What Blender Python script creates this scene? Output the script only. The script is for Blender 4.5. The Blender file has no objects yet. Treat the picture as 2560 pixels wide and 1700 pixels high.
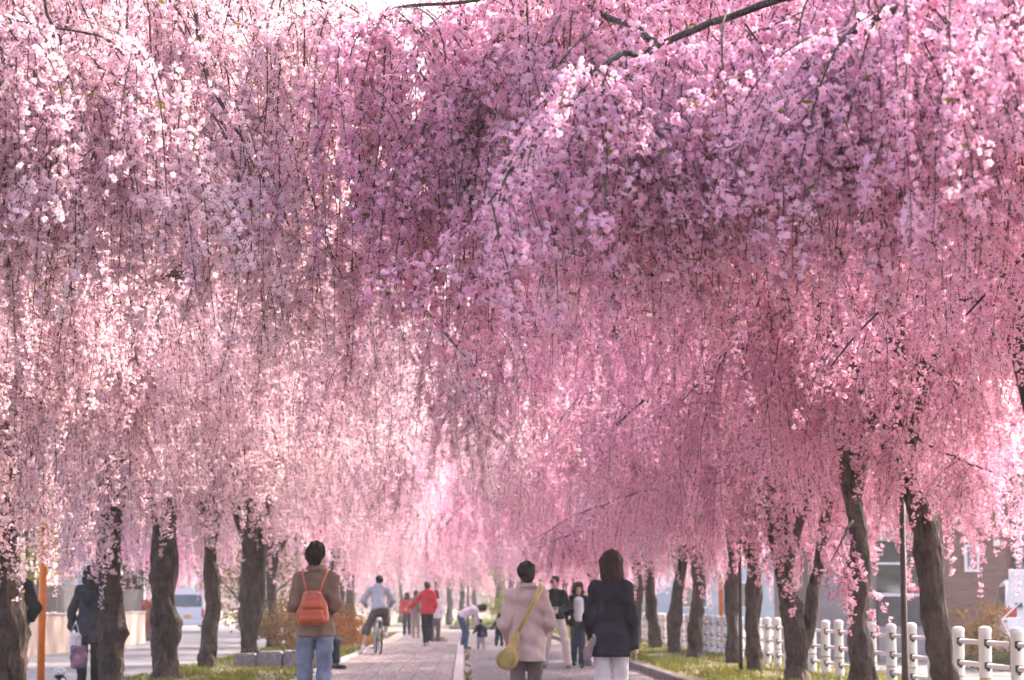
import bpy, bmesh, math, random
import numpy as np
from mathutils import Vector, Matrix, noise

R = math.radians
SC = bpy.context.scene
COL = SC.collection

# ------------------------------------------------------------------ camera
FPX = 5900.0                       # focal length in pixels of the 2560 px wide photograph
CAMZ = 1.10
YAW, PITCH = R(1.165), R(6.40)
cam_d = bpy.data.cameras.new('camera')
cam = bpy.data.objects.new('camera', cam_d); COL.objects.link(cam)
cam.location = (0, 0, CAMZ)
cam.rotation_euler = (math.pi / 2 + PITCH, 0, -YAW)
cam_d.sensor_width = 36.0
cam_d.lens = FPX / 2560 * 36.0
cam_d.clip_start = 0.1
cam_d.clip_end = 3000
cam_d.dof.use_dof = True
cam_d.dof.focus_distance = 14.5
cam_d.dof.aperture_fstop = 5.0
SC.camera = cam

# ------------------------------------------------------------------ sky, sun, exposure
SUN_EL, SUN_AZ = R(36), R(44)      # sun ahead of the camera and to the right
world = bpy.data.worlds.new('World'); SC.world = world
world.use_nodes = True
wn = world.node_tree.nodes; wl = world.node_tree.links
bg = wn['Background']
sky = wn.new('ShaderNodeTexSky')
sky.sky_type = 'NISHITA'; sky.sun_disc = False
sky.sun_elevation = SUN_EL; sky.sun_rotation = SUN_AZ
sky.air_density = 1.0; sky.dust_density = 4.0; sky.ozone_density = 0.4
wl.new(sky.outputs[0], bg.inputs[0]); bg.inputs[1].default_value = 0.15
sun_d = bpy.data.lights.new('sun', 'SUN')
sun_d.energy = 2.7; sun_d.angle = R(0.6); sun_d.color = (1.0, 0.87, 0.72)
sun = bpy.data.objects.new('sun', sun_d); COL.objects.link(sun)
sdir = Vector((math.sin(SUN_AZ) * math.cos(SUN_EL), math.cos(SUN_AZ) * math.cos(SUN_EL), math.sin(SUN_EL)))
sun.rotation_euler = sdir.to_track_quat('Z', 'Y').to_euler()
vs = SC.view_settings
vs.view_transform = 'Standard'; vs.look = 'None'; vs.exposure = 2.4; vs.gamma = 1.0
vs.use_curve_mapping = False
SC.render.engine = 'CYCLES'
cy = SC.cycles
cy.max_bounces = 9; cy.diffuse_bounces = 7; cy.glossy_bounces = 2; cy.transmission_bounces = 4
cy.transparent_max_bounces = 4; cy.volume_bounces = 0; cy.sample_clamp_indirect = 8.0
cy.use_denoising = True
cy.use_adaptive_sampling = True; cy.adaptive_threshold = 0.05

HAZE = 0.0009
# ------------------------------------------------------------------ helpers
_f = Vector((math.sin(YAW) * math.cos(PITCH), math.cos(YAW) * math.cos(PITCH), math.sin(PITCH)))
_r = Vector((math.cos(YAW), -math.sin(YAW), 0))
_u = _r.cross(_f)
def at(x, y, Y):
    """where the sight line of photo pixel (x, y) meets the vertical plane Y metres ahead"""
    d = _f * FPX + _r * (x - 1280) + _u * (850 - y)
    return Vector((0, 0, CAMZ)) + d * (Y / d.y)

def obj(name, me, parent=None, loc=None, mats=(), kind=None):
    o = bpy.data.objects.new(name, me); COL.objects.link(o)
    if mats:
        for m in (mats if isinstance(mats, (list, tuple)) else [mats]): me.materials.append(m)
    if parent is not None: o.parent = parent
    if loc is not None: o.location = loc
    if kind: o['kind'] = kind
    return o
def thing(name, label, cat, loc=(0, 0, 0), rz=0, group=None):
    o = bpy.data.objects.new(name, None); COL.objects.link(o)
    o.empty_display_size = 0.2
    o.location = loc; o.rotation_euler = (0, 0, rz)
    tag(o, label, cat, group); return o
def tag(o, label, cat, group=None):
    o['label'] = label; o['category'] = cat
    if group: o['group'] = group
    return o
def struct(o): o['kind'] = 'structure'; return o

class MB:
    """collects shapes for one mesh"""
    def __init__(s): s.v = []; s.f = []; s.m = []
    def add(s, vs_, fs, mi=0):
        b = len(s.v); s.v += [tuple(p) for p in vs_]
        s.f += [tuple(i + b for i in f) for f in fs]; s.m += [mi] * len(fs)
    def box(s, x0, x1, y0, y1, z0, z1, mi=0, bev=0.0):
        if bev <= 0:
            s.add([(x0,y0,z0),(x1,y0,z0),(x1,y1,z0),(x0,y1,z0),(x0,y0,z1),(x1,y0,z1),(x1,y1,z1),(x0,y1,z1)],
                  [(0,3,2,1),(4,5,6,7),(0,1,5,4),(1,2,6,5),(2,3,7,6),(3,0,4,7)], mi); return
        bm = bmesh.new(); bmesh.ops.create_cube(bm, size=1)
        for v in bm.verts:
            v.co = Vector(((x0+x1)/2 + v.co.x*(x1-x0), (y0+y1)/2 + v.co.y*(y1-y0), (z0+z1)/2 + v.co.z*(z1-z0)))
        bmesh.ops.bevel(bm, geom=bm.edges[:] , offset=bev, segments=2, affect='EDGES', profile=0.5)
        bm.verts.index_update()
        s.add([v.co for v in bm.verts], [[v.index for v in f.verts] for f in bm.faces], mi); bm.free()
    def tube(s, pts, rad, n=8, mi=0, cap=True, bump=0.0, seed=0):
        pts = [Vector(p) for p in pts]
        if not isinstance(rad, (list, tuple)): rad = [rad] * len(pts)
        ref = Vector((0.31, 0.17, 0.93)).normalized()
        t0 = (pts[1] - pts[0]).normalized()
        a = t0.cross(ref if abs(t0.dot(ref)) < 0.9 else Vector((1, 0, 0))).normalized()
        rings = []; vs_ = []
        for i, p in enumerate(pts):
            t = (pts[min(i+1, len(pts)-1)] - pts[max(i-1, 0)]).normalized()
            a = (a - t * a.dot(t)).normalized(); b = t.cross(a)
            for k in range(n):
                an = 2 * math.pi * k / n
                d = a * math.cos(an) + b * math.sin(an)
                r = rad[i]
                if bump:
                    q = p + d * r
                    r *= 1 + bump * noise.noise(Vector((q.x*5+seed, q.y*5, q.z*3.2))) + bump*0.6*noise.noise(Vector((q.x*13+seed, q.y*13, q.z*7)))
                vs_.append(p + d * r)
        fs = []
        for i in range(len(pts)-1):
            for k in range(n):
                k2 = (k+1) % n
                fs.append((i*n+k, i*n+k2, (i+1)*n+k2, (i+1)*n+k))
        if cap:
            fs.append(tuple(range(n-1, -1, -1))); fs.append(tuple((len(pts)-1)*n + k for k in range(n)))
        s.add(vs_, fs, mi)
    def cyl(s, p0, p1, r0, r1=None, n=16, mi=0): s.tube([p0, p1], [r0, r0 if r1 is None else r1], n, mi)
    def lathe(s, prof, n=20, c=(0,0,0), mi=0):
        vs_ = []; fs = []
        for (r, z) in prof:
            for k in range(n):
                a = 2*math.pi*k/n; vs_.append((c[0]+r*math.cos(a), c[1]+r*math.sin(a), c[2]+z))
        for i in range(len(prof)-1):
            for k in range(n):
                k2 = (k+1) % n; fs.append((i*n+k, i*n+k2, (i+1)*n+k2, (i+1)*n+k))
        fs.append(tuple(range(n-1,-1,-1))); fs.append(tuple((len(prof)-1)*n+k for k in range(n)))
        s.add(vs_, fs, mi)
    def mesh(s, name, smooth=False):
        me = bpy.data.meshes.new(name); me.from_pydata(s.v, [], s.f)
        if any(s.m): me.polygons.foreach_set('material_index', s.m)
        if smooth: me.polygons.foreach_set('use_smooth', [True]*len(s.f))
        me.update(); return me
    def build(s, name, mat, parent=None, loc=None, smooth=False, kind=None):
        return obj(name, s.mesh(name, smooth), parent, loc, mat, kind)

def smooth_by_angle(me, ang=40):
    me.polygons.foreach_set('use_smooth', [True]*len(me.polygons))
    try: me.set_sharp_from_angle(angle=R(ang))
    except Exception: pass

# ------------------------------------------------------------------ materials
def new_mat(name):
    m = bpy.data.materials.new(name); m.use_nodes = True
    return m, m.node_tree.nodes, m.node_tree.links, m.node_tree.nodes['Principled BSDF']
def mat(name, col, rough=0.7, var=0.18, scale=6.0, bump=0.0, bscale=40.0, metal=0.0, stretch=(1,1,1), col2=None, spec=0.4, coord='Object', detail=5):
    m, n, l, p = new_mat(name)
    tc = n.new('ShaderNodeTexCoord'); mp = n.new('ShaderNodeMapping')
    mp.inputs['Scale'].default_value = stretch
    l.new(tc.outputs[coord], mp.inputs[0])
    nz = n.new('ShaderNodeTexNoise'); nz.inputs['Scale'].default_value = scale; nz.inputs['Detail'].default_value = detail
    l.new(mp.outputs[0], nz.inputs[0])
    rp = n.new('ShaderNodeValToRGB')
    c2 = col2 or tuple(c * (1 - var * 1.6) for c in col)
    c1 = tuple(min(1, c * (1 + var)) for c in col) if not col2 else col
    rp.color_ramp.elements[0].position = 0.3; rp.color_ramp.elements[1].position = 0.7
    rp.color_ramp.elements[0].color = (*c2, 1); rp.color_ramp.elements[1].color = (*c1, 1)
    l.new(nz.outputs[0], rp.inputs[0]); l.new(rp.outputs[0], p.inputs['Base Color'])
    p.inputs['Roughness'].default_value = rough; p.inputs['Metallic'].default_value = metal
    p.inputs['Specular IOR Level'].default_value = spec
    if bump:
        n2 = n.new('ShaderNodeTexNoise'); n2.inputs['Scale'].default_value = bscale; n2.inputs['Detail'].default_value = 6
        l.new(mp.outputs[0], n2.inputs[0])
        b = n.new('ShaderNodeBump'); b.inputs['Strength'].default_value = bump; b.inputs['Distance'].default_value = 0.03
        l.new(n2.outputs[0], b.inputs['Height']); l.new(b.outputs[0], p.inputs['Normal'])
    return m

def bark_mat(name, c1, c2):
    m, n, l, p = new_mat(name)
    tc = n.new('ShaderNodeTexCoord'); mp = n.new('ShaderNodeMapping'); mp.inputs['Scale'].default_value = (1, 1, 0.45)
    l.new(tc.outputs['Object'], mp.inputs[0])
    n1 = n.new('ShaderNodeTexNoise'); n1.inputs['Scale'].default_value = 9; n1.inputs['Detail'].default_value = 8; n1.inputs['Roughness'].default_value = 0.7
    n2 = n.new('ShaderNodeTexVoronoi'); n2.inputs['Scale'].default_value = 22
    l.new(mp.outputs[0], n1.inputs[0]); l.new(mp.outputs[0], n2.inputs[0])
    mp3 = n.new('ShaderNodeMapping'); mp3.inputs['Scale'].default_value = (1, 1, 7)
    l.new(tc.outputs['Object'], mp3.inputs[0])
    n3 = n.new('ShaderNodeTexNoise'); n3.inputs['Scale'].default_value = 4; n3.inputs['Detail'].default_value = 6
    l.new(mp3.outputs[0], n3.inputs[0])
    av = n.new('ShaderNodeMix'); av.data_type = 'FLOAT'; av.inputs[0].default_value = .16
    l.new(n1.outputs[0], av.inputs[2]); l.new(n3.outputs[0], av.inputs[3])
    rp = n.new('ShaderNodeValToRGB')
    rp.color_ramp.elements[0].position = 0.36; rp.color_ramp.elements[1].position = 0.70
    rp.color_ramp.elements[0].color = (*c1, 1); rp.color_ramp.elements[1].color = (*c2, 1)
    l.new(av.outputs[0], rp.inputs[0]); l.new(rp.outputs[0], p.inputs['Base Color'])
    mx = n.new('ShaderNodeMath'); mx.operation = 'ADD'
    l.new(n1.outputs[0], mx.inputs[0]); l.new(n2.outputs[0], mx.inputs[1])
    b = n.new('ShaderNodeBump'); b.inputs['Strength'].default_value = 0.9; b.inputs['Distance'].default_value = 0.03
    l.new(mx.outputs[0], b.inputs['Height']); l.new(b.outputs[0], p.inputs['Normal'])
    p.inputs['Roughness'].default_value = 0.85; p.inputs['Specular IOR Level'].default_value = 0.25
    return m

def petal_mat(name, ca, cb, cc, trans=0.5):
    """petals: per-flower colour from the 'fl' attribute, per-spray tint from the instancer; light passes through"""
    m, n, l, p = new_mat(name)
    n.remove(p)
    at_ = n.new('ShaderNodeAttribute'); at_.attribute_name = 'fl'
    ti = n.new('ShaderNodeAttribute'); ti.attribute_type = 'INSTANCER'; ti.attribute_name = 'tint'
    ad = n.new('ShaderNodeMath'); ad.operation = 'MULTIPLY_ADD'
    ad.inputs[1].default_value = 0.55
    l.new(at_.outputs['Fac'], ad.inputs[0]); 
    sc = n.new('ShaderNodeMath'); sc.operation = 'MULTIPLY'; sc.inputs[1].default_value = 0.45
    l.new(ti.outputs['Fac'], sc.inputs[0]); l.new(sc.outputs[0], ad.inputs[2])
    rp = n.new('ShaderNodeValToRGB')
    rp.color_ramp.elements[0].position = 0.05; rp.color_ramp.elements[0].color = (*ca, 1)
    rp.color_ramp.elements[1].position = 0.95; rp.color_ramp.elements[1].color = (*cc, 1)
    e = rp.color_ramp.elements.new(0.5); e.color = (*cb, 1)
    l.new(ad.outputs[0], rp.inputs[0])
    d = n.new('ShaderNodeBsdfDiffuse'); t = n.new('ShaderNodeBsdfTranslucent'); mx = n.new('ShaderNodeMixShader')
    mx.inputs[0].default_value = trans
    l.new(rp.outputs[0], d.inputs[0]); l.new(rp.outputs[0], t.inputs[0])
    l.new(d.outputs[0], mx.inputs[1]); l.new(t.outputs[0], mx.inputs[2])
    l.new(mx.outputs[0], n['Material Output'].inputs[0])
    return m
def leaf_mat(name, c1, c2, trans=0.45):
    m, n, l, p = new_mat(name); n.remove(p)
    g = n.new('ShaderNodeNewGeometry'); rp = n.new('ShaderNodeValToRGB')
    rp.color_ramp.elements[0].color = (*c1, 1); rp.color_ramp.elements[1].color = (*c2, 1)
    l.new(g.outputs['Random Per Island'], rp.inputs[0])
    d = n.new('ShaderNodeBsdfDiffuse'); t = n.new('ShaderNodeBsdfTranslucent'); mx = n.new('ShaderNodeMixShader')
    mx.inputs[0].default_value = trans
    l.new(rp.outputs[0], d.inputs[0]); l.new(rp.outputs[0], t.inputs[0])
    l.new(d.outputs[0], mx.inputs[1]); l.new(t.outputs[0], mx.inputs[2])
    l.new(mx.outputs[0], n['Material Output'].inputs[0]); return m
def glass_mat(name, col=(0.03, 0.035, 0.04), rough=0.08):
    m, n, l, p = new_mat(name)
    p.inputs['Base Color'].default_value = (*col, 1); p.inputs['Roughness'].default_value = rough
    p.inputs['Specular IOR Level'].default_value = 0.8
    return m
def brick_mat(name, c1, c2, mortar, sx, sy):
    m, n, l, p = new_mat(name)
    tc = n.new('ShaderNodeTexCoord'); mp = n.new('ShaderNodeMapping'); mp.inputs['Rotation'].default_value = (R(90), 0, 0)
    l.new(tc.outputs['Object'], mp.inputs[0])
    sep = n.new('ShaderNodeSeparateXYZ'); cmb = n.new('ShaderNodeCombineXYZ')
    l.new(tc.outputs['Object'], sep.inputs[0])
    a = n.new('ShaderNodeMath'); a.operation = 'ADD'
    l.new(sep.outputs[0], a.inputs[0]); l.new(sep.outputs[1], a.inputs[1])
    l.new(a.outputs[0], cmb.inputs[0]); l.new(sep.outputs[2], cmb.inputs[1])
    bt = n.new('ShaderNodeTexBrick')
    bt.inputs['Color1'].default_value = (*c1, 1); bt.inputs['Color2'].default_value = (*c2, 1); bt.inputs['Mortar'].default_value = (*mortar, 1)
    bt.inputs['Scale'].default_value = 1.0; bt.inputs['Brick Width'].default_value = sx; bt.inputs['Row Height'].default_value = sy
    bt.inputs['Mortar Size'].default_value = 0.008
    l.new(cmb.outputs[0], bt.inputs['Vector']); l.new(bt.outputs[0], p.inputs['Base Color'])
    b = n.new('ShaderNodeBump'); b.inputs['Strength'].default_value = 0.5; b.inputs['Distance'].default_value = 0.01; b.invert = True
    l.new(bt.outputs['Fac'], b.inputs['Height']); l.new(b.outputs[0], p.inputs['Normal'])
    p.inputs['Roughness'].default_value = 0.75
    return m

M = {}
M['bark'] = bark_mat('cherry_bark', (0.020, 0.014, 0.013), (0.125, 0.088, 0.076))
M['twig'] = mat('twig', (0.085, 0.052, 0.045), 0.8, scale=30)
M['calyx'] = mat('calyx', (0.15, 0.03, 0.045), 0.7)
M['pale'] = petal_mat('petal_pale', (0.845, 0.56, 0.68), (0.91, 0.68, 0.77), (0.943, 0.785, 0.84), 0.52)
M['deep'] = petal_mat('petal_deep', (0.865, 0.44, 0.62), (0.915, 0.585, 0.738), (0.948, 0.715, 0.812), 0.55)
M['newleaf'] = leaf_mat('young_leaf', (0.16, 0.15, 0.03), (0.30, 0.30, 0.06))
M['asphalt'] = mat('asphalt', (0.14, 0.112, 0.12), 0.9, var=0.2, scale=1.2, bump=0.25, bscale=120, detail=9)
M['street'] = mat('street_asphalt', (0.17, 0.15, 0.16), 0.9, var=0.15, scale=0.7, bump=0.2, bscale=120, detail=9)
M['paver'] = mat('paver', (0.245, 0.195, 0.19), 0.85, var=0.2, scale=1.7, bump=0.2, bscale=90)
M['paver2'] = mat('paver_dark', (0.20, 0.162, 0.162), 0.85, var=0.2, scale=1.7, bump=0.2, bscale=90)
M['joint'] = mat('paver_joint', (0.10, 0.08, 0.075), 0.95, scale=12)
M['kerb'] = mat('kerb_concrete', (0.42, 0.36, 0.36), 0.85, var=0.15, scale=5, bump=0.2)
M['kerb_dark'] = mat('kerb_weathered', (0.17, 0.135, 0.13), 0.9, var=0.3, scale=6, bump=0.3)
M['granite'] = mat('granite', (0.30, 0.27, 0.29), 0.8, var=0.25, scale=18, bump=0.4, bscale=30)
M['soil'] = mat('soil_grass', (0.115, 0.12, 0.035), 0.95, scale=2.2, bump=0.5, bscale=20, col2=(0.14, 0.10, 0.065))
M['ground'] = mat('ground', (0.12, 0.115, 0.05), 0.95, scale=0.4, col2=(0.15, 0.12, 0.085))
M['grass'] = leaf_mat('grass_blade', (0.085, 0.10, 0.02), (0.22, 0.22, 0.045), 0.4)
M['fallen'] = leaf_mat('fallen_petal', (0.75, 0.45, 0.52), (0.88, 0.66, 0.72), 0.3)
M['white_paint'] = mat('white_paint', (0.80, 0.78, 0.80), 0.5, scale=5, col2=(0.66, 0.63, 0.64), bump=.05)
M['ring'] = mat('reflector_ring', (0.45, 0.27, 0.10), 0.5)
M['dark_metal'] = mat('dark_metal', (0.03, 0.028, 0.03), 0.5, metal=0.3)
M['brown_post'] = mat('brown_post', (0.055, 0.028, 0.024), 0.5, scale=10)
M['orange'] = mat('orange_paint', (0.78, 0.20, 0.03), 0.5, var=0.1, scale=7)
M['cream'] = mat('cream_wall', (0.50, 0.40, 0.34), 0.9, var=0.15, scale=1.5, bump=0.1)
M['slat'] = mat('grey_slat', (0.075, 0.07, 0.08), 0.7, var=0.2, scale=8)
M['house'] = mat('house_plaster', (0.50, 0.42, 0.42), 0.9, var=0.1, scale=1)
M['bluegrey'] = mat('blue_grey_siding', (0.33, 0.36, 0.42), 0.8, var=0.1, scale=1)
M['roof'] = mat('roof_tiles', (0.13, 0.14, 0.17), 0.6, var=0.2, scale=4)
M['brick'] = brick_mat('brick_tile', (0.17, 0.065, 0.052), (0.22, 0.095, 0.078), (0.17, 0.12, 0.11), 0.23, 0.07)
M['siding'] = brick_mat('grey_siding', (0.19, 0.19, 0.21), (0.22, 0.22, 0.24), (0.09, 0.09, 0.10), 1.8, 0.11)
M['glass'] = glass_mat('dark_glass')
M['concrete'] = mat('concrete', (0.28, 0.27, 0.28), 0.9, var=0.15, scale=2)
M['car_white'] = mat('car_white', (0.72, 0.73, 0.78), 0.25, var=0.03, spec=0.6)
M['rubber'] = mat('rubber', (0.02, 0.02, 0.022), 0.8)
M['red_lens'] = mat('red_lens', (0.45, 0.02, 0.03), 0.2, var=0.05)
M['amber'] = mat('plate_yellow', (0.75, 0.45, 0.05), 0.5, var=0.05)
M['chrome'] = mat('chrome', (0.55, 0.55, 0.57), 0.25, metal=0.9, var=0.05)
M['skin'] = mat('skin', (0.55, 0.33, 0.25), 0.55, var=0.08, scale=14)
M['hair_dark'] = mat('hair_dark', (0.022, 0.014, 0.013), 0.6, var=0.4, scale=60, stretch=(1, 1, 0.08), bump=0.6, bscale=120, spec=0.15)
M['hair_brown'] = mat('hair_brown', (0.040, 0.020, 0.017), 0.6, var=0.4, scale=60, stretch=(1, 1, 0.08), bump=0.6, bscale=120, spec=0.15)
M['eye'] = mat('eye', (0.02, 0.015, 0.012), 0.2)
M['lip'] = mat('lip', (0.42, 0.16, 0.14), 0.5)
def cloth(name, col, var=0.12): M[name] = mat(name, col, 0.9, var=var, scale=7, bump=0.15, bscale=160, spec=0.15)
cloth('coat_brown', (0.25, 0.165, 0.125)); cloth('jeans', (0.21, 0.25, 0.36), 0.25); cloth('coat_pink', (0.60, 0.455, 0.43))
cloth('taupe', (0.18, 0.135, 0.14)); cloth('coat_navy', (0.030, 0.027, 0.042), 0.3); cloth('white_cloth', (0.74, 0.68, 0.70), 0.05)
cloth('black_cloth', (0.018, 0.017, 0.021)); cloth('cream_cloth', (0.62, 0.51, 0.46), 0.06); cloth('dark_jeans', (0.035, 0.05, 0.085))
cloth('grey_hoodie', (0.40, 0.38, 0.43)); cloth('shorts_grey', (0.105, 0.085, 0.085)); cloth('red_cloth', (0.62, 0.045, 0.07))
cloth('tan_cloth', (0.34, 0.25, 0.22)); cloth('blue_jeans', (0.07, 0.12, 0.20)); cloth('navy_cloth', (0.025, 0.03, 0.055))
cloth('lilac_cloth', (0.40, 0.36, 0.42)); cloth('rose_cloth', (0.42, 0.27, 0.27)); cloth('check_cloth', (0.30, 0.22, 0.22))
cloth('patch_coat', (0.05, 0.048, 0.065), 0.4)
M['orange_leather'] = mat('orange_leather', (0.52, 0.11, 0.05), 0.42, var=0.12, scale=9, bump=0.15, bscale=60, spec=0.5)
M['yellow_leather'] = mat('yellow_leather', (0.52, 0.38, 0.13), 0.55, var=0.2, scale=9, bump=0.15, bscale=60)
M['shoe_black'] = mat('shoe_black', (0.015, 0.014, 0.016), 0.4)
M['fur'] = mat('fur_white', (0.72, 0.66, 0.66), 0.95, var=0.12, scale=50, bump=0.8, bscale=80)
M['print'] = mat('printed_bag', (0.05, 0.045, 0.09), 0.7, scale=9, col2=(0.42, 0.20, 0.24))
M['shrub_brown'] = leaf_mat('dry_shrub_leaf', (0.13, 0.065, 0.03), (0.27, 0.16, 0.07), 0.4)
M['shrub_red'] = leaf_mat('red_shrub_leaf', (0.22, 0.06, 0.025), (0.40, 0.17, 0.06), 0.4)
M['leaf_yg'] = leaf_mat('yellow_green_leaf', (0.15, 0.17, 0.025), (0.34, 0.34, 0.07), 0.5)
M['leaf_dark'] = leaf_mat('dark_leaf', (0.02, 0.035, 0.015), (0.06, 0.09, 0.03), 0.3)
M['azalea'] = leaf_mat('azalea', (0.06, 0.09, 0.03), (0.50, 0.06, 0.08), 0.3)
M['far_pink'] = leaf_mat('far_blossom', (0.45, 0.26, 0.32), (0.80, 0.52, 0.62), .4)
M['far_green'] = leaf_mat('far_leaf', (0.09, 0.08, 0.04), (0.20, 0.18, 0.08), .4)
M['sandal'] = mat('timber_orange', (0.55, 0.23, 0.08), 0.7)

# ------------------------------------------------------------------ the setting: ground, paths, kerbs, verges
rng = random.Random(7)
def sheet(name, pts, z, m, parent=None):
    mb = MB(); mb.add([(x, y, z) for x, y in pts], [tuple(range(len(pts)))]); return struct(mb.build(name, m, parent))
sheet('ground', [(-300, -60), (300, -60), (300, 560), (-300, 560)], -0.17, M['ground'])
sheet('asphalt_path', [(0.0, 2), (3.2, 2), (3.2, 104), (2.2, 112), (-0.5, 117), (-3.0, 117), (-9.5, 132), (-13, 126), (-5.0, 104), (-2.4, 92), (-2.4, 70.2), (0.0, 70.2)], -0.10, M['asphalt'])
sheet('street', [(-9.9, 2), (-5.0, 2), (-5.0, 78), (-5.6, 96), (-14, 150), (-26, 150), (-15.5, 96), (-9.9, 72)], -0.08, M['street'])
sheet('road', [(7.0, 2), (13.2, 2), (13.2, 140), (7.0, 140)], -0.11, M['street'])

def verge(name, x0, x1, y0, y1, z, h):
    nx, ny = 14, int((y1 - y0) / 0.5)
    mb = MB(); vs_ = []
    for j in range(ny + 1):
        for i in range(nx + 1):
            x = x0 + (x1 - x0) * i / nx; y = y0 + (y1 - y0) * j / ny
            e = min(1, min(i, nx - i) / 2.5)
            vs_.append((x, y, z + e * (h + 0.05 * noise.noise(Vector((x * 1.1, y * 0.7, 3))) + 0.02 * noise.noise(Vector((x * 4, y * 4, 9))))))
    fs = [(j*(nx+1)+i, j*(nx+1)+i+1, (j+1)*(nx+1)+i+1, (j+1)*(nx+1)+i) for j in range(ny) for i in range(nx)]
    mb.add(vs_, fs); return struct(mb.build(name, M['soil'], smooth=True))
verge('grass_verge_left', -4.98, -2.44, 6, 92, -0.03, 0.06)
verge('grass_verge_right', 3.36, 6.98, 6, 116, -0.02, 0.05)
mb = MB()   # grass island where the path bends away
N = 16
vs_ = [(-0.6 + 9 * i / N, 118.2 + 60 * j / N, -0.06 + 0.12 * min(1, min(i, N - i, j, N - j) / 2)) for j in range(N + 1) for i in range(N + 1)]
mb.add(vs_, [(j*(N+1)+i, j*(N+1)+i+1, (j+1)*(N+1)+i+1, (j+1)*(N+1)+i) for j in range(N) for i in range(N)])
struct(mb.build('grass_island', M['soil'], smooth=True))

def blades(name, area, n, hmin, hmax, seed, m=None, w=0.012):
    r = random.Random(seed); mb = MB(); V_ = []; F_ = []
    for _ in range(n):
        x, y, z = area(r)
        cl = noise.noise(Vector((x * 1.6, y * 0.9, 5)))
        if cl < -0.12 and r.random() < 0.85: continue
        h = r.uniform(hmin, hmax) * (0.8 + 0.8 * max(0, cl)); a = r.uniform(0, math.pi); l = r.uniform(0, h * 0.7); b = r.uniform(0, 6.28)
        dx, dy = math.cos(a) * w, math.sin(a) * w
        k = len(V_); V_ += [(x - dx, y - dy, z), (x + dx, y + dy, z), (x + l * math.cos(b), y + l * math.sin(b), z + h)]; F_.append((k, k+1, k+2))
    me = bpy.data.meshes.new(name); me.from_pydata(V_, [], F_)
    return obj(name, me, mats=m or M['grass'], kind='stuff')
def strip(x0, x1, y0, y1, z, bias=1.6):
    return lambda r: (r.uniform(x0, x1), y0 + (y1 - y0) * r.random() ** bias, z)
tag(blades('grass', strip(3.42, 6.9, 26, 112, 0.015), 60000, 0.04, 0.11, 3), 'short spring grass growing under the trees by the white rail fence', 'grass')
tag(blades('grass', strip(-4.9, -2.5, 24, 90, 0.015), 42000, 0.04, 0.11, 4), 'short spring grass growing beside the brick paved path', 'grass')
tag(blades('grass', strip(-0.5, 8, 118.6, 176, 0.04), 12000, 0.05, 0.14, 5, w=0.03), 'grass on the island where the path bends', 'grass')
# weeds in the joint between raised paving and asphalt, and a tuft on the paving
def weed(r):
    c = r.choice([(34.5, .9), (37.5, .35), (41, .4), (46.5, .4), (52, .6), (55.0, .3), (60.5, .8), (67.0, .5)])
    return (0.03 + abs(r.gauss(0, 0.05)), c[0] + r.gauss(0, c[1]), -0.1)
tag(blades('weeds', weed, 260, 0.03, 0.13, 6), 'weeds growing in the joint along the raised kerb', 'weeds')
tag(blades('weeds', lambda r: (-0.95 + r.gauss(0, .16), 76 + r.gauss(0, .5), -0.1), 900, 0.10, 0.24, 8), 'low green tuft standing alone on the path', 'weeds')
def spot(r):
    k = r.random()
    y = 24 + 66 * r.random() ** 1.5
    if k < 0.30: return (r.uniform(0.03, 3.18) if r.random() < .6 else r.choice([0.06, 3.14]) + r.gauss(0, .03), y, -0.094)
    if k < 0.55: return (r.uniform(-2.28, -0.02), y, 0.008)
    if k < 0.8: return (r.uniform(3.5, 6.8), y, 0.055)
    return (r.uniform(-4.8, -2.6), y, 0.055)
mb = MB(); rr = random.Random(11); V_ = []; F_ = []
for _ in range(30000):
    x, y, z = spot(rr); s = rr.uniform(.009, .016); a = rr.uniform(0, 6.28); c, q = math.cos(a) * s, math.sin(a) * s
    k = len(V_); V_ += [(x - c, y - q, z), (x + q * .7, y - c * .7, z + .003), (x + c, y + q, z + rr.uniform(0, .01)), (x - q * .7, y + c * .7, z + .002)]; F_.append((k, k+1, k+2, k+3))
me = bpy.data.meshes.new('fallen_petals'); me.from_pydata(V_, [], F_)
tag(obj('fallen_petals', me, mats=M['fallen'], kind='stuff'), 'fallen pink petals scattered on paths and verges', 'petals')

# raised brick-paved walk: bed, single pavers, the far ones joined
bed = MB(); bed.box(-2.30, -0.17, 3, 70.0, -0.16, -0.012); bed = struct(bed.build('paved_path', M['joint']))
def paver_me(name, m):
    b = MB(); b.box(-.146, .146, -.146, .146, -.05, 0, bev=0.006); me = b.mesh(name); me.materials.append(m); return me
PV = [paver_me('paver', M['paver']), paver_me('paver', M['paver2']), paver_me('paver', M['paver'])]
rest = MB(); cnt = 0
for j in range(int((70 - 6) / 0.302)):
    y = 6.15 + j * 0.302
    for i in range(7):
        x = -2.147 + i * 0.304
        dz = rng.uniform(-.003, .003)
        if y > 33.3 and cnt < 300:
            o = bpy.data.objects.new('paver', rng.choice(PV)); COL.objects.link(o); o.parent = bed
            o.location = (x, y, dz); cnt += 1
        else:
            rest.box(x - .146, x + .146, y - .146, y + .146, -.05, dz, mi=1 if rng.random() < .35 else 0)
rest.build('distant_pavers', [M['paver'], M['paver2']], bed, kind='stuff')

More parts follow.
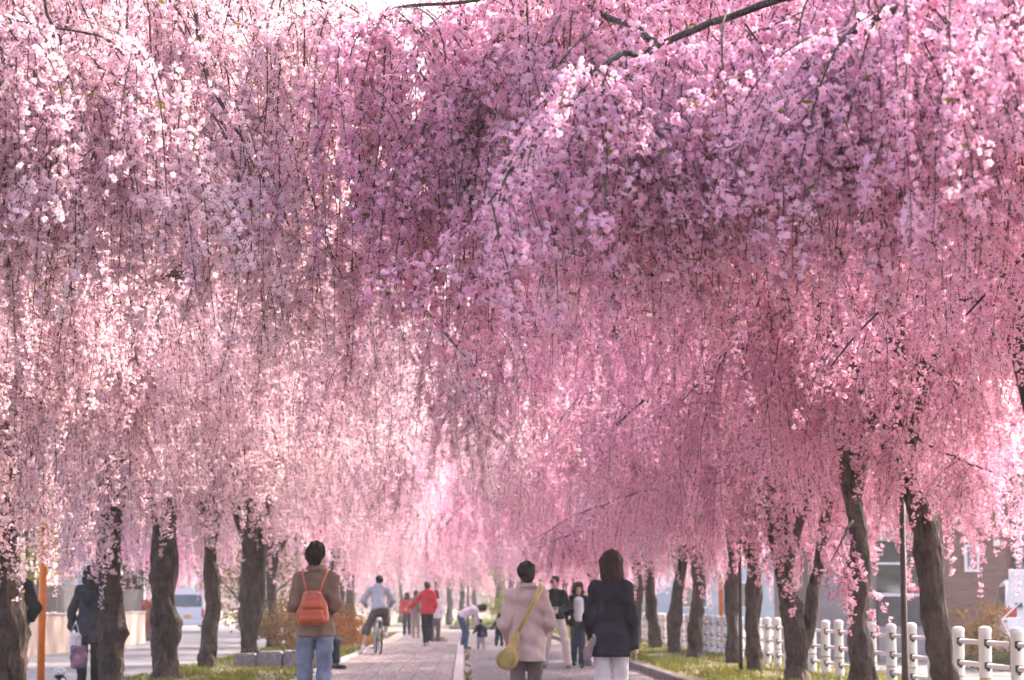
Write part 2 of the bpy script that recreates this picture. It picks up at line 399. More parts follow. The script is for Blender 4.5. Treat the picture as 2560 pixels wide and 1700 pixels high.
def kerb_line(name, x0, x1, y0, y1, L, z0, z1, m, jit=0.004, bev=0.02, ztop_j=0.003):
    f = MB(); f.box(x0 + .02, x1 - .02, y0, y1, z0 - .05, z0 + (z1 - z0) * .55)
    k = struct(f.build(name, M['joint']))
    st = MB(); st.box(x0, x1, 0.006, L - 0.006, z0, z1, bev=bev); me = st.mesh('kerb_stone'); me.materials.append(m)
    y = y0
    while y < y1 - L * .5:
        o = bpy.data.objects.new('kerb_stone', me); COL.objects.link(o); o.parent = k
        o.location = (rng.uniform(-jit, jit), y, rng.uniform(-ztop_j, ztop_j)); o.rotation_euler = (0, 0, rng.uniform(-jit, jit) * .5); y += L
    return k
kerb_line('kerb_raised_walk', -0.165, 0.0, 24, 70.1, 0.6, -0.15, 0.006, M['kerb'])
kerb_line('kerb_right', 3.2, 3.36, 24, 104, 1.0, -0.15, 0.02, M['kerb_dark'], 0.008)
kerb_line('kerb_left', -2.44, -2.305, 24, 90, 0.6, -0.15, 0.05, M['kerb'], 0.012, ztop_j=0.02)
mbk = MB(); mbk.box(-2.3, 0.0, 70.1, 70.26, -.15, .006, bev=.02); struct(mbk.build('kerb_walk_end', M['kerb']))
mbk = MB(); mbk.tube([(-0.7, 118.1, -.04), (3, 118.0, -.04), (8, 118.2, -.04)], .11, 6); struct(mbk.build('kerb_island', M['kerb_dark']))

# ------------------------------------------------------------------ white rail fence on the right
fence = thing('rail_fence', 'white post and triple rail fence with rounded post tops', 'fence', (5.55, 0, 0.0))
pm = MB(); pm.lathe([(.068, -.15), (.068, .30)], 18, mi=0); pm.lathe([(.0685, .305), (.0685, .32)], 18, mi=1)
pm.lathe([(.068, .325), (.068, .80), (.072, .805), (.072, .83), (.06, .855), (.03, .868), (.004, .871)], 18)
post_me = pm.mesh('post'); post_me.materials.append(M['white_paint']); post_me.materials.append(M['ring']); smooth_by_angle(post_me)
rm = MB()
rm.tube([(0, .07, 0), (0, 1.33, 0)], .026, 10); rail_me = rm.mesh('rail', True); rail_me.materials.append(M['white_paint'])
bm_ = MB(); bm_.box(-.036, .036, -.028, .028, -.038, .038, bev=.008); bm_.box(-.015, .015, -.015, .015, -.06, -.038); br_me = bm_.mesh('rail_bracket'); br_me.materials.append(M['dark_metal'])
y = 21.0; k = 0
while y < 96:
    o = bpy.data.objects.new('post', post_me); COL.objects.link(o); o.parent = fence; o.location = (rng.uniform(-.01, .01), y, rng.uniform(-.012, .012)); o.rotation_euler = (rng.uniform(-.012, .012), rng.uniform(-.012, .012), 0)
    for z in (.22, .46, .70):
        q = bpy.data.objects.new('rail', rail_me); COL.objects.link(q); q.parent = fence; q.location = (0, y, z)
        for yy in (.115, 1.285):
            w = bpy.data.objects.new('rail_bracket', br_me); COL.objects.link(w); w.parent = q; w.location = (0, yy, 0)
    y += 1.4

# ------------------------------------------------------------------ posts and poles
def lamp_post(px, Y, X, r, top, label, m, bracket=True, z0=-.05):
    t = thing('lamp_post', label, 'post', (X, Y, 0))
    p = MB(); p.tube([(0, 0, z0), (0, 0, .5), (0, 0, top)], [r * 1.15, r, r * .9], 14); p.build('pole', m, t, smooth=True)
    b = MB(); b.lathe([(r * 2.2, 0.0), (r * 2.2, .03), (r * 1.3, .05)], 14); b.build('base_plate', m, t, (0, 0, .02))
    if bracket:
        c = MB(); c.box(-.10, .16, -.03, .03, top, top + .05, bev=.01); c.box(.10, .2, -.05, .05, top - .08, top + .02, bev=.015); c.build('lamp_head', m, t)
    return t
lamp_post(2255, 27.0, 5.02, .036, 3.6, 'tall dark brown lamp post close to the leaning trunk by the fence', M['brown_post'])
lamp_post(1852, 38.4, 4.48, .030, 3.0, 'slim reddish brown post standing in the grass before the fence', M['brown_post'])
lamp_post(1622, 62.0, 4.86, .045, 2.2, 'brown post with short bracket among the far right trunks', M['brown_post'])
lamp_post(1165, 110, 0.2, .06, 3.4, 'distant thin post on the grass island', M['brown_post'])
def orange_pole(X, Y, r, top, label):
    t = thing('orange_pole', label, 'pole', (X, Y, 0))
    p = MB(); p.tube([(0, 0, .12), (0, 0, 1.0), (0, 0, top)], r, 16); p.build('tube', M['orange'], t, smooth=True)
    c = MB(); c.lathe([(r, 0), (r * .8, .03), (.004, .045)], 16); c.build('cap', M['orange'], t, (0, 0, top), smooth=True)
    c = MB(); c.lathe([(r * 1.15, -.1), (r * 1.15, .14), (r * 1.02, .16)], 16); c.build('sleeve', M['brown_post'], t)
orange_pole(-5.16, 29.2, .047, 2.05, 'orange marker pole at the street edge by the dog')
orange_pole(5.86, 54.0, .055, 1.75, 'orange marker pole behind the white rail fence')
up = thing('utility_pole', 'pale concrete utility pole with cables behind the left trees', 'pole', (-10.9, 80, 0))
p = MB(); p.tube([(0, 0, -.1), (0, 0, 9)], [.16, .11], 16); p.build('shaft', M['concrete'], up, smooth=True)
p = MB(); p.box(-.7, .7, -.05, .05, 8.2, 8.3); p.build('crossarm', M['dark_metal'], up)
p = MB(); p.tube([(0.06, -.13, 0), (0.05, -.11, 8)], .02, 6); p.build('conduit', M['white_paint'], up)

# ------------------------------------------------------------------ left: wall with slat fence, house, van
w = thing('boundary_wall', 'cream concrete wall with dark slat fence along the street', 'wall', (-10.0, 0, 0))
b = MB(); b.box(-.12, .12, 44, 74, -.15, .85, bev=.015); b.build('wall_base', M['cream'], w)
b = MB(); b.box(-.15, .15, 43.98, 74.02, .852, .90, bev=.01); b.build('coping', M['kerb'], w)
sm = MB(); sm.box(-.015, .015, 0, .10, .93, 1.56); slat_me = sm.mesh('slat'); slat_me.materials.append(M['slat'])
y = 44.1
while y < 73.8:
    o = bpy.data.objects.new('slat', slat_me); COL.objects.link(o); o.parent = w; o.location = (rng.uniform(-.003, .003), y, 0); y += .125
for z in (1.05, 1.45):
    b = MB(); b.box(-.05, -.018, 44, 74, z, z + .05); b.build('fence_rail', M['slat'], w)
y = 44.0
while y <= 74:
    b = MB(); b.box(-.09, -.052, -.03, .03, .90, 1.54); b.build('fence_post', M['slat'], w, (0, y, 0)); y += 2.0

def gable_house(name, label, x0, x1, y0, y1, hw, hr, wallm, roofm, wins, axis='x'):
    h = thing(name, label, 'house', ((x0+x1)/2, (y0+y1)/2, 0))
    cx, cy = (x0+x1)/2, (y0+y1)/2
    a, bq = (x1-x0)/2, (y1-y0)/2
    m_ = MB(); m_.add([(-a,-bq,-.2),(a,-bq,-.2),(a,bq,-.2),(-a,bq,-.2),(-a,-bq,hw),(a,-bq,hw),(a,bq,hw),(-a,bq,hw),(0,-bq,hr),(0,bq,hr)],
        [(0,1,5,8,4),(1,2,6,5),(2,3,7,9,6),(3,0,4,7)]); m_.build('wall', wallm, h)
    for s in (-1, 1):
        r_ = MB(); e = .45; sl = (hr-hw)/a
        r_.add([(0,-bq-.4,hr+.02),(s*(a+e),-bq-.4,hw-e*sl+.02),(s*(a+e),bq+.4,hw-e*sl+.02),(0,bq+.4,hr+.02),
                (0,-bq-.4,hr+.16),(s*(a+e),-bq-.4,hw-e*sl+.14),(s*(a+e),bq+.4,hw-e*sl+.14),(0,bq+.4,hr+.16)],
               [(0,1,2,3),(4,7,6,5),(0,4,5,1),(1,5,6,2),(2,6,7,3)]); r_.build('roof', roofm, h)
    for (wx, wz, ww, wh) in wins:
        f = MB(); yy = -bq
        for (q0, q1, p0, p1) in ((wx-ww/2-.06, wx+ww/2+.06, wz-wh/2-.06, wz-wh/2), (wx-ww/2-.06, wx+ww/2+.06, wz+wh/2, wz+wh/2+.06), (wx-ww/2-.06, wx-ww/2, wz-wh/2, wz+wh/2), (wx+ww/2, wx+ww/2+.06, wz-wh/2, wz+wh/2), (wx-.02, wx+.02, wz-wh/2, wz+wh/2)):
            f.box(q0, q1, yy-.06, yy+.02, p0, p1)
        fo = f.build('window', M['white_paint'], h)
        g = MB(); g.box(wx-ww/2, wx+ww/2, yy-.03, yy-.01, wz-wh/2, wz+wh/2); g.build('pane', M['glass'], fo)
    return h
gable_house('house', 'pale beige house with blue grey roof behind the slat fence wall', -19.5, -11.6, 58, 68, 3.2, 5.3, M['house'], M['roof'], [(-1.5, 1.6, 1.4, 1.2), (2.0, 1.6, 1.0, 1.0)])
gable_house('house', 'blue grey gabled house far down the left street', -24, -15.5, 104, 116, 5.4, 8.4, M['bluegrey'], M['roof'], [(-2, 1.6, 1.4, 1.2), (2.0, 4.0, 1.2, 1.0)])
gable_house('house', 'pale grey house behind the fence, half hidden by far trunks', 13.5, 22, 84, 94, 5.4, 8.0, M['concrete'], M['roof'], [(-2, 1.6, 1.4, 1.2), (2.0, 1.7, 1.6, 1.2), (-2.2, 4.2, 1.2, 1.0)])
gable_house('house', 'lilac grey house far beyond the end of the rail fence', 9.4, 19, 122, 132, 4.6, 7.2, M['bluegrey'], M['roof'], [(-2.4, 1.6, 1.4, 1.2), (.4, 1.6, 1.4, 1.2), (-2.2, 3.6, 1.2, .9)])
gable_house('house', 'low white walled house across the road from the bollard fence', 13.8, 21, 62, 72, 3.0, 4.8, M['house'], M['roof'], [(-2, 1.5, 1.4, 1.2), (1.6, 1.5, 1.4, 1.2)])

def far_wood(name, label, X0, X1, Y, h0, n, m, seed, size=.5):
    r = random.Random(seed); V_ = []; F_ = []
    for _ in range(n):
        x = r.uniform(X0, X1); top = h0 * (.75 + .35 * noise.noise(Vector((x * .09, seed, 0))) + .15 * noise.noise(Vector((x * .4, seed, 4))))
        p = Vector((x, Y + r.uniform(-6, 6), max(.1, top * r.random() ** .6)))
        a = Vector((r.gauss(0, 1), r.gauss(0, 1), r.gauss(0, 1))).normalized(); b_ = a.orthogonal().normalized(); s = size * r.uniform(.6, 1.4); k = len(V_)
        V_ += [tuple(p - a * s), tuple(p + b_ * s * .7), tuple(p + a * s), tuple(p - b_ * s * .7)]; F_.append((k, k+1, k+2, k+3))
    me = bpy.data.meshes.new(name); me.from_pydata(V_, [], F_); return tag(obj(name, me, mats=m, kind='stuff'), label, 'wood')
far_wood('far_wood', 'far mass of trees and blossom closing the avenue', -70, 90, 262, 11, 26000, M['far_pink'], 3)
far_wood('far_wood', 'brownish green far trees beyond the houses', -80, 100, 282, 9, 16000, M['far_green'], 5)
# ------------------------------------------------------------------ right: brick house with shop front
bh = thing('brick_house', 'red brown brick tiled house with dark shop window and grey siding wing', 'house', (0, 0, 0))
FY = 52.0
def wbox(name, x0, x1, z0, z1, m, y0=FY, y1=FY + 6, parent=bh, bev=0):
    b = MB(); b.box(x0, x1, y0, y1, z0, z1, bev=bev); return b.build(name, m, parent)
wbox('brick_wall', 10.42, 12.16, -.2, 4.1, M['brick'])
wbox('siding_wing', 12.162, 20, -.2, 4.0, M['siding'], FY + .5, FY + 7)
wbox('grey_panel', 7.6, 9.12, -.2, 3.4, M['concrete'], FY + .3)
wbox('shop_base', 9.122, 10.418, -.2, .62, M['concrete'], FY + .06)
wbox('shutter_panel', 9.122, 10.418, .622, 1.28, M['slat'], FY + .12)
wbox('shop_lintel', 9.122, 10.418, 2.5, 3.4, M['concrete'], FY + .06)
sw = wbox('shop_window', 9.122, 10.418, 1.36, 2.498, M['glass'], FY + .2, FY + .26)
wbox('sill', 9.1, 10.418, 1.282, 1.35, M['white_paint'], FY + .02, FY + .3, sw)
wbox('mullion', 9.72, 9.78, 1.352, 2.496, M['concrete'], FY + .15, FY + .195, sw)
wbox('transom', 9.124, 9.718, 1.98, 2.03, M['white_paint'], FY + .15, FY + .195, sw)
cu = MB(); cu.lathe([(.01, 0), (.16, .02), (.2, .07), (.15, .13), (.02, .15)], 16); tag(cu.build('cushion', mat('pink_cushion', (.75, .22, .35), .8), None, (9.95, FY + .1, 1.352), True), 'pink round cushion on the shop window sill', 'cushion')
r_ = MB(); r_.add([(10.1, FY-.4, 4.1), (20.5, FY-.4, 4.1), (20.5, FY+3.2, 5.6), (10.1, FY+3.2, 5.6), (10.1, FY-.4, 4.25), (20.5, FY-.4, 4.25), (20.5, FY+3.2, 5.75), (10.1, FY+3.2, 5.75)], [(0,3,2,1),(4,5,6,7),(0,1,5,4),(1,2,6,5),(2,3,7,6),(3,0,4,7)]); ro = r_.build('roof', M['roof'], bh)
wbox('fascia', 10.05, 20.5, 3.98, 4.095, M['white_paint'], FY - .45, FY - .38, ro)
b = MB(); b.tube([(12.10, FY - .06, 0), (12.10, FY - .06, 3.9)], .045, 10); b.build('downpipe', M['dark_metal'], bh)
wf = MB()
for (q0, q1, p0, p1) in ((11.02, 11.36, 1.82, 1.88), (11.02, 11.36, 2.36, 2.42), (11.02, 11.08, 1.88, 2.36), (11.30, 11.36, 1.88, 2.36)): wf.box(q0, q1, FY - .05, FY + .02, p0, p1)
wo = wf.build('window', M['white_paint'], bh); wbox('pane', 11.08, 11.30, 1.88, 2.36, M['concrete'], FY - .02, FY + .01, wo)
b = MB(); b.box(11.38, 11.50, FY - .14, FY - .002, 2.70, 2.82, bev=.03); b.build('wall_lamp', M['concrete'], bh)
b = MB(); b.box(11.66, 11.80, FY - .12, FY - .002, 2.38, 2.52, bev=.02); b.build('vent_hood', M['white_paint'], bh)

def leafy(name, label, cat, X, Y, rx, ry, z0, z1, n, m, size, seed, trunk=None, shape='ball', group=None):
    t = thing(name, label, cat, (X, Y, -.05), 0, group)
    r = random.Random(seed); V_ = []; F_ = []
    lumps = [(r.gauss(0, .45) * rx, r.gauss(0, .45) * ry, z0 + (z1 - z0) * r.random(), r.uniform(.35, .65)) for _ in range(26)]
    def sc_(l): return ((z1 - z0) * .32)
    for _ in range(n):
        lx, ly, lz, lr = r.choice(lumps)
        d = Vector((r.gauss(0, 1), r.gauss(0, 1), r.gauss(0, 1))).normalized() * (r.random() ** .5)
        p = Vector((lx + d.x * rx * lr, ly + d.y * ry * lr, lz + d.z * sc_(0) * lr * 1.5))
        if p.z < .03: p.z = r.uniform(.03, .25)
        a = Vector((r.gauss(0, 1), r.gauss(0, 1), r.gauss(0, 1))).normalized(); b_ = a.orthogonal().normalized()
        s = size * r.uniform(.6, 1.3); k = len(V_)
        V_ += [p - a * s, p + b_ * s * .45, p + a * s, p - b_ * s * .45]; F_.append((k, k+1, k+2, k+3))
    me = bpy.data.meshes.new('crown'); me.from_pydata([tuple(v) for v in V_], [], F_)
    obj('crown', me, t, mats=m, kind='stuff')
    tb = MB()
    tr = trunk or .03
    top = z0 + (z1 - z0) * .75
    if trunk: tb.tube([(0, 0, -.1), (r.uniform(-.1, .1), 0, top * .5), (r.uniform(-.3, .3), 0, top)], [tr * 1.3, tr, tr * .3], 8, bump=.2, seed=seed)
    to = None
    if trunk: to = tb.build('trunk', M['bark'], t, smooth=True)
    for l in lumps[:14]:
        s = MB(); st = (0, 0, top * .3) if trunk else (l[0] * .25, l[1] * .25, -.05)
        mid = Vector((l[0] * .6, l[1] * .6, (st[2] + l[2]) * .55)); s.tube([st, mid, (l[0], l[1], l[2])], [tr * .55, tr * .4, tr * .15], 5); s.build('branch' if trunk else 'stem', M['twig'], t)
    return t
leafy('leafy_tree', 'yellow green young leafed tree behind the brown hedge', 'tree', -5.9, 66, 1.7, 1.3, 1.0, 3.6, 4200, M['leaf_yg'], .06, 21, .08)
leafy('leafy_tree', 'pale yellow green tree behind the cream wall', 'tree', -11.3, 62, 1.3, 1.6, 1.4, 3.8, 3800, M['leaf_yg'], .06, 22, .08)
leafy('leafy_tree', 'small yellow green tree on the grass island', 'tree', 2.6, 140, 1.4, 1.4, .8, 4.2, 3000, M['leaf_yg'], .09, 26, .09)
leafy('hedge_shrub', 'dry brown hedge shrub beside the stone blocks', 'shrub', -4.0, 57, 1.1, 2.2, .15, 1.15, 6000, M['shrub_brown'], .045, 23)
leafy('hedge_shrub', 'reddish brown shrub behind the bicycle', 'shrub', -3.0, 63, .8, 2.2, .1, .85, 5000, M['shrub_red'], .04, 24)
leafy('hedge_shrub', 'tawny leafed shrub against the brick house', 'shrub', 9.35, 42.5, .5, .5, .3, 1.1, 1800, M['shrub_brown'], .045, 25)
leafy('hedge_shrub', 'red flowering azalea by the utility pole', 'shrub', -10.3, 78, .5, .8, .2, 1.2, 1500, M['azalea'], .06, 27)
leafy('garden_pine', 'dark green garden pine above the end of the slat fence', 'tree', -10.75, 76, .6, .6, 1.5, 2.6, 1500, M['leaf_dark'], .07, 28, .07)
leafy('low_hedge', 'low dark hedge in front of the brick house', 'hedge', 11.0, 40.5, 2.6, .35, .05, .35, 5000, M['leaf_dark'], .04, 29)

# stone seat blocks
gb = thing('stone_seat', 'rough grey granite seat blocks beside the brick paved path', 'seat', (0, 0, 0))
def rock(name, x0, x1, y0, y1, z0, z1, m, parent, seed):
    bm = bmesh.new(); bmesh.ops.create_cube(bm, size=1)
    for v in bm.verts: v.co = Vector(((x0+x1)/2 + v.co.x*(x1-x0), (y0+y1)/2 + v.co.y*(y1-y0), (z0+z1)/2 + v.co.z*(z1-z0)))
    bmesh.ops.bevel(bm, geom=bm.edges[:], offset=.03, segments=2, affect='EDGES')
    bmesh.ops.subdivide_edges(bm, edges=bm.edges[:], cuts=2, use_grid_fill=True)
    for v in bm.verts: v.co += Vector((noise.noise(v.co*6+Vector((seed,0,0))), noise.noise(v.co*6+Vector((0,seed,0))), noise.noise(v.co*6+Vector((0,0,seed)))))*.018
    me = bpy.data.meshes.new(name); bm.to_mesh(me); bm.free(); smooth_by_angle(me, 35); return obj(name, me, parent, mats=m)
rock('block', -3.55, -3.13, 41.0, 41.6, -.02, .30, M['granite'], gb, 1)
rock('block', -3.11, -2.55, 41.0, 41.6, -.02, .31, M['granite'], gb, 2)
rock('block', -3.95, -3.57, 41.05, 41.6, -.02, .26, M['granite'], gb, 3)

# ------------------------------------------------------------------ weeping cherry blossom sprays
def spray_mesh(name, L, seed, double):
    """one hanging twig of length L with its clusters of blossoms: slots 0 twig, 1 petals, 2 calyx, 3 young leaves"""
    r = random.Random(seed); V_ = []; F_ = []; MI = []; FL = []
    def add(vs_, fs, mi, fl=0.5):
        b = len(V_); V_.extend(vs_); F_.extend([tuple(i + b for i in f) for f in fs]); MI.extend([mi] * len(fs)); FL.extend([fl] * len(vs_))
    def path(L, out, seed2, drop=1.0):
        n = max(6, int(L / .07)); pts = []
        ph = [r.uniform(0, 6.28) for _ in range(4)]; am = r.uniform(.012, .035) * (L / 1.4)
        for i in range(n + 1):
            s = L * i / n
            x = out * (1 - math.exp(-s / .22)); z = -s * drop + .07 * out * (1 - math.exp(-s / .1)) * 2
            pts.append(Vector((x + am * math.sin(s * 3.1 + ph[0]) + .4 * am * math.sin(s * 9 + ph[1]), am * math.sin(s * 2.6 + ph[2]) + .4 * am * math.sin(s * 8 + ph[3]), z)))
        o = pts[0].copy(); return [p - o for p in pts]
    def twig(pts, r0, r1):
        b = len(V_); n = 3; vs_ = []; fs = []
        for i, p in enumerate(pts):
            rad = r0 + (r1 - r0) * i / (len(pts) - 1)
            for k in range(n):
                a = 2.094 * k; vs_.append(p + Vector((math.cos(a) * rad, math.sin(a) * rad, 0)))
        for i in range(len(pts) - 1):
            for k in range(n): fs.append((i*n+k, i*n+(k+1) % n, (i+1)*n+(k+1) % n, (i+1)*n+k))
        add(vs_, fs, 0)
    def flower(c, nrm, rad, fl):
        nrm = nrm.normalized(); u = nrm.orthogonal().normalized(); w = nrm.cross(u); a0 = r.uniform(0, 6.28)
        cup = r.uniform(.05, .45)
        for i in range(5):
            a = a0 + 1.2566 * i + r.uniform(-.12, .12); d = u * math.cos(a) + w * math.sin(a); s = nrm.cross(d)
            R_ = rad * r.uniform(.88, 1.08); tw = nrm * (R_ * r.uniform(-.08, .08))
            add([c + d * (.06 * R_), c + d * (.52 * R_) - s * (.36 * R_) + nrm * (cup * R_ * .45) - tw, c + d * (.93 * R_) - s * (.2 * R_) + nrm * (cup * R_),
                 c + d * (.86 * R_) + nrm * (cup * R_ * .8), c + d * (.93 * R_) + s * (.2 * R_) + nrm * (cup * R_), c + d * (.52 * R_) + s * (.36 * R_) + nrm * (cup * R_ * .45) + tw],
                [(0, 1, 2, 3), (0, 3, 4, 5)], 1, min(1, max(0, fl + r.uniform(-.1, .1))))
        if double:
            for i in range(6):
                a = a0 + .6 + 1.047 * i + r.uniform(-.25, .25); d = u * math.cos(a) + w * math.sin(a); s = nrm.cross(d); R_ = rad * r.uniform(.6, .85)
                cu = cup + r.uniform(.3, .7)
                add([c + nrm * (.1 * R_), c + d * (.55 * R_) - s * (.33 * R_) + nrm * (cu * R_ * .5), c + d * (.85 * R_) + nrm * (cu * R_ * .9), c + d * (.55 * R_) + s * (.33 * R_) + nrm * (cu * R_ * .5)],
                    [(0, 1, 2, 3)], 1, min(1, max(0, fl - .12 + r.uniform(-.12, .12))))
        k = rad * .22; bk = c - nrm * (rad * .55)
        add([c + u * k, c + w * k, c - u * k, c - w * k, bk], [(0, 1, 4), (1, 2, 4), (2, 3, 4), (3, 0, 4)], 2)
        return bk
    def dress(pts, dens):
        acc = 0; gap = 0
        tot = len(pts) - 1
        for i in range(tot):
            a, b = pts[i], pts[i + 1]; seg = (b - a).length; acc += seg
            if gap > 0: gap -= seg; continue
            while acc > 0:
                acc -= r.uniform(.035, .068) / dens
                if i < tot * .08 and r.random() < .5: continue
                p = a.lerp(b, r.random())
                if r.random() < .035: gap = r.uniform(.06, .18); break
                az = r.uniform(0, 6.28); nf = r.choice([4, 5, 6, 7, 8, 9])
                base = r.random()
                for q in range(nf):
                    az2 = az + r.gauss(0, 1.1); el = r.gauss(-.5, .55)
                    d = Vector((math.cos(az2) * math.cos(el), math.sin(az2) * math.cos(el), math.sin(el)))
                    ln = r.uniform(.022, .05)
                    c = p + d * ln + Vector((0, 0, -.004))
                    if r.random() < .07:      # bud
                        nb = d; u = nb.orthogonal().normalized() * .006; w = nb.cross(u)
                        add([c + u, c + w, c - u, c - w, c + nb * .016, c - nb * .01], [(0, 1, 4), (1, 2, 4), (2, 3, 4), (3, 0, 4), (1, 0, 5), (2, 1, 5), (3, 2, 5), (0, 3, 5)], 1, .02)
                        bk = c - nb * .01
                    else:
                        bk = flower(c, d + Vector((r.gauss(0, .5), r.gauss(0, .5), r.gauss(-.1, .5))), r.uniform(.0132, .0165) * (1.06 if double else 1.0), min(1, max(0, .25 + .5 * base + r.gauss(0, .16))))
                    o = (d.orthogonal().normalized()) * .0017
                    add([p - o, p + o, bk], [(0, 1, 2)], 2 if r.random() < .7 else 3)
                if r.random() < .05:         # young leaf
                    for _ in range(r.choice([1, 2, 3])):
                        az2 = r.uniform(0, 6.28); d = Vector((math.cos(az2), math.sin(az2), r.uniform(-1.2, .2))).normalized(); s = d.orthogonal().normalized(); l = r.uniform(.025, .05)
                        add([p, p + d * l * .5 + s * l * .2, p + d * l, p + d * l * .5 - s * l * .2], [(0, 1, 2, 3)], 3)
    main = path(L, r.uniform(.10, .5) if seed % 3 else r.uniform(.35, .8) * min(1, L * .7), 0)
    twig(main, .0046 + .0012 * L, .0016); dress(main, 1.0)
    for k in range(int(L / .26)):
        t = r.uniform(.0, .7); i = int(t * (len(main) - 1)); st = main[i]
        az = r.uniform(0, 6.28); l2 = min(max(.25, L * (1 - t) * .95), r.uniform(.25, .8)); o = r.uniform(.1, .42)
        sub = [st + Vector((p.x * math.cos(az) - p.y * math.sin(az), p.x * math.sin(az) + p.y * math.cos(az), p.z)) for p in path(l2, o, k)]
        twig(sub, .0032, .0014); dress(sub, 1.0)
    me = bpy.data.meshes.new(name); me.from_pydata([tuple(v) for v in V_], [], F_)
    me.polygons.foreach_set('material_index', MI)
    a = me.attributes.new('fl', 'FLOAT', 'POINT'); a.data.foreach_set('value', FL)
    for m in (M['twig'], M['deep'] if double else M['pale'], M['calyx'], M['newleaf']): me.materials.append(m)
    me.update(); return me

LENS = [.55, .9, 1.3, 1.8, 2.4]; NV = 3
def spray_set(double):
    out = []
    for li, L in enumerate(LENS):
        for v in range(NV):
            me = spray_mesh('spray', L, 1000 * double + li * 10 + v, double)
            out.append(bpy.data.objects.new('blossom_spray_source', me))     # read by the crowns' node group, never in the scene
    return out
def crown_group(name, srcs):
    g = bpy.data.node_groups.new(name, 'GeometryNodeTree')
    g.interface.new_socket('Geometry', in_out='INPUT', socket_type='NodeSocketGeometry')
    g.interface.new_socket('Geometry', in_out='OUTPUT', socket_type='NodeSocketGeometry')
    n, l = g.nodes, g.links
    gi = n.new('NodeGroupInput'); go = n.new('NodeGroupOutput')
    join = n.new('GeometryNodeGeometryToInstance')
    for s in reversed(srcs):
        oi = n.new('GeometryNodeObjectInfo'); oi.inputs['Object'].default_value = s; oi.inputs['As Instance'].default_value = False
        l.new(oi.outputs['Geometry'], join.inputs[0])
    io = n.new('GeometryNodeInstanceOnPoints'); io.inputs['Pick Instance'].default_value = True
    def na(nm, ty):
        q = n.new('GeometryNodeInputNamedAttribute'); q.data_type = ty; q.inputs['Name'].default_value = nm; return q.outputs['Attribute']
    l.new(gi.outputs[0], io.inputs['Points']); l.new(join.outputs[0], io.inputs['Instance'])
    l.new(na('vi', 'INT'), io.inputs['Instance Index']); l.new(na('rot', 'FLOAT_VECTOR'), io.inputs['Rotation']); l.new(na('scl', 'FLOAT'), io.inputs['Scale'])
    l.new(io.outputs[0], go.inputs[0]); return g
CROWN = {'pale': crown_group('crown_pale', spray_set(False)), 'deep': crown_group('crown_deep', spray_set(True))}

def crown(parent, kind, items):
    """items: (pos, length, azimuth, tint)"""
    me = bpy.data.meshes.new('crown'); n = len(items)
    me.from_pydata([tuple(i[0]) for i in items], [], [])
    vi = []; rot = []; scl = []; tint = []
    for (p, L, az, ti) in items:
        k = min(range(len(LENS)), key=lambda q: abs(LENS[q] - L)); s = max(.8, min(1.2, L / LENS[k]))
        vi.append(k * NV + random.Random(hash((round(p[0], 3), round(p[1], 3)))).randrange(NV)); scl.append(s); tint.append(ti)
        rr_ = random.Random(int(abs(p[0] * 7919 + p[1] * 104729 + p[2] * 1299709)) % 1000003)
        rot += [rr_.gauss(0, .15), rr_.gauss(0, .15), az]
    a = me.attributes.new('vi', 'INT', 'POINT'); a.data.foreach_set('value', vi)
    a = me.attributes.new('rot', 'FLOAT_VECTOR', 'POINT'); a.data.foreach_set('vector', rot)
    a = me.attributes.new('scl', 'FLOAT', 'POINT'); a.data.foreach_set('value', scl)
    a = me.attributes.new('tint', 'FLOAT', 'POINT'); a.data.foreach_set('value', tint)
    o = obj('crown', me, parent, kind='stuff'); md = o.modifiers.new('sprays', 'NODES'); md.node_group = CROWN[kind]
    return o

def zlim(x, y, r):
    """how low the sprays hang: cut back over the paths, long beside the trunks"""
    if y < 21.5:
        return max(2.1, 1.1 + .056 * y) + r.uniform(0, .7)
    if -2.7 < x < 3.3 and y > 55: return 1.5 + .9 * r.random()
    if x > 5.1 and y < 31: return 2.1 + .7 * r.random()
    if -2.7 < x < 3.3:
        return (1.75 if x < 0.9 else 1.5) + 1.1 * r.random() ** 1.3
    if x >= 3.3: return .75 + 1.1 * r.random() ** .8
    return (.85 if y < 33 else 1.15) + 1.3 * r.random() ** .7

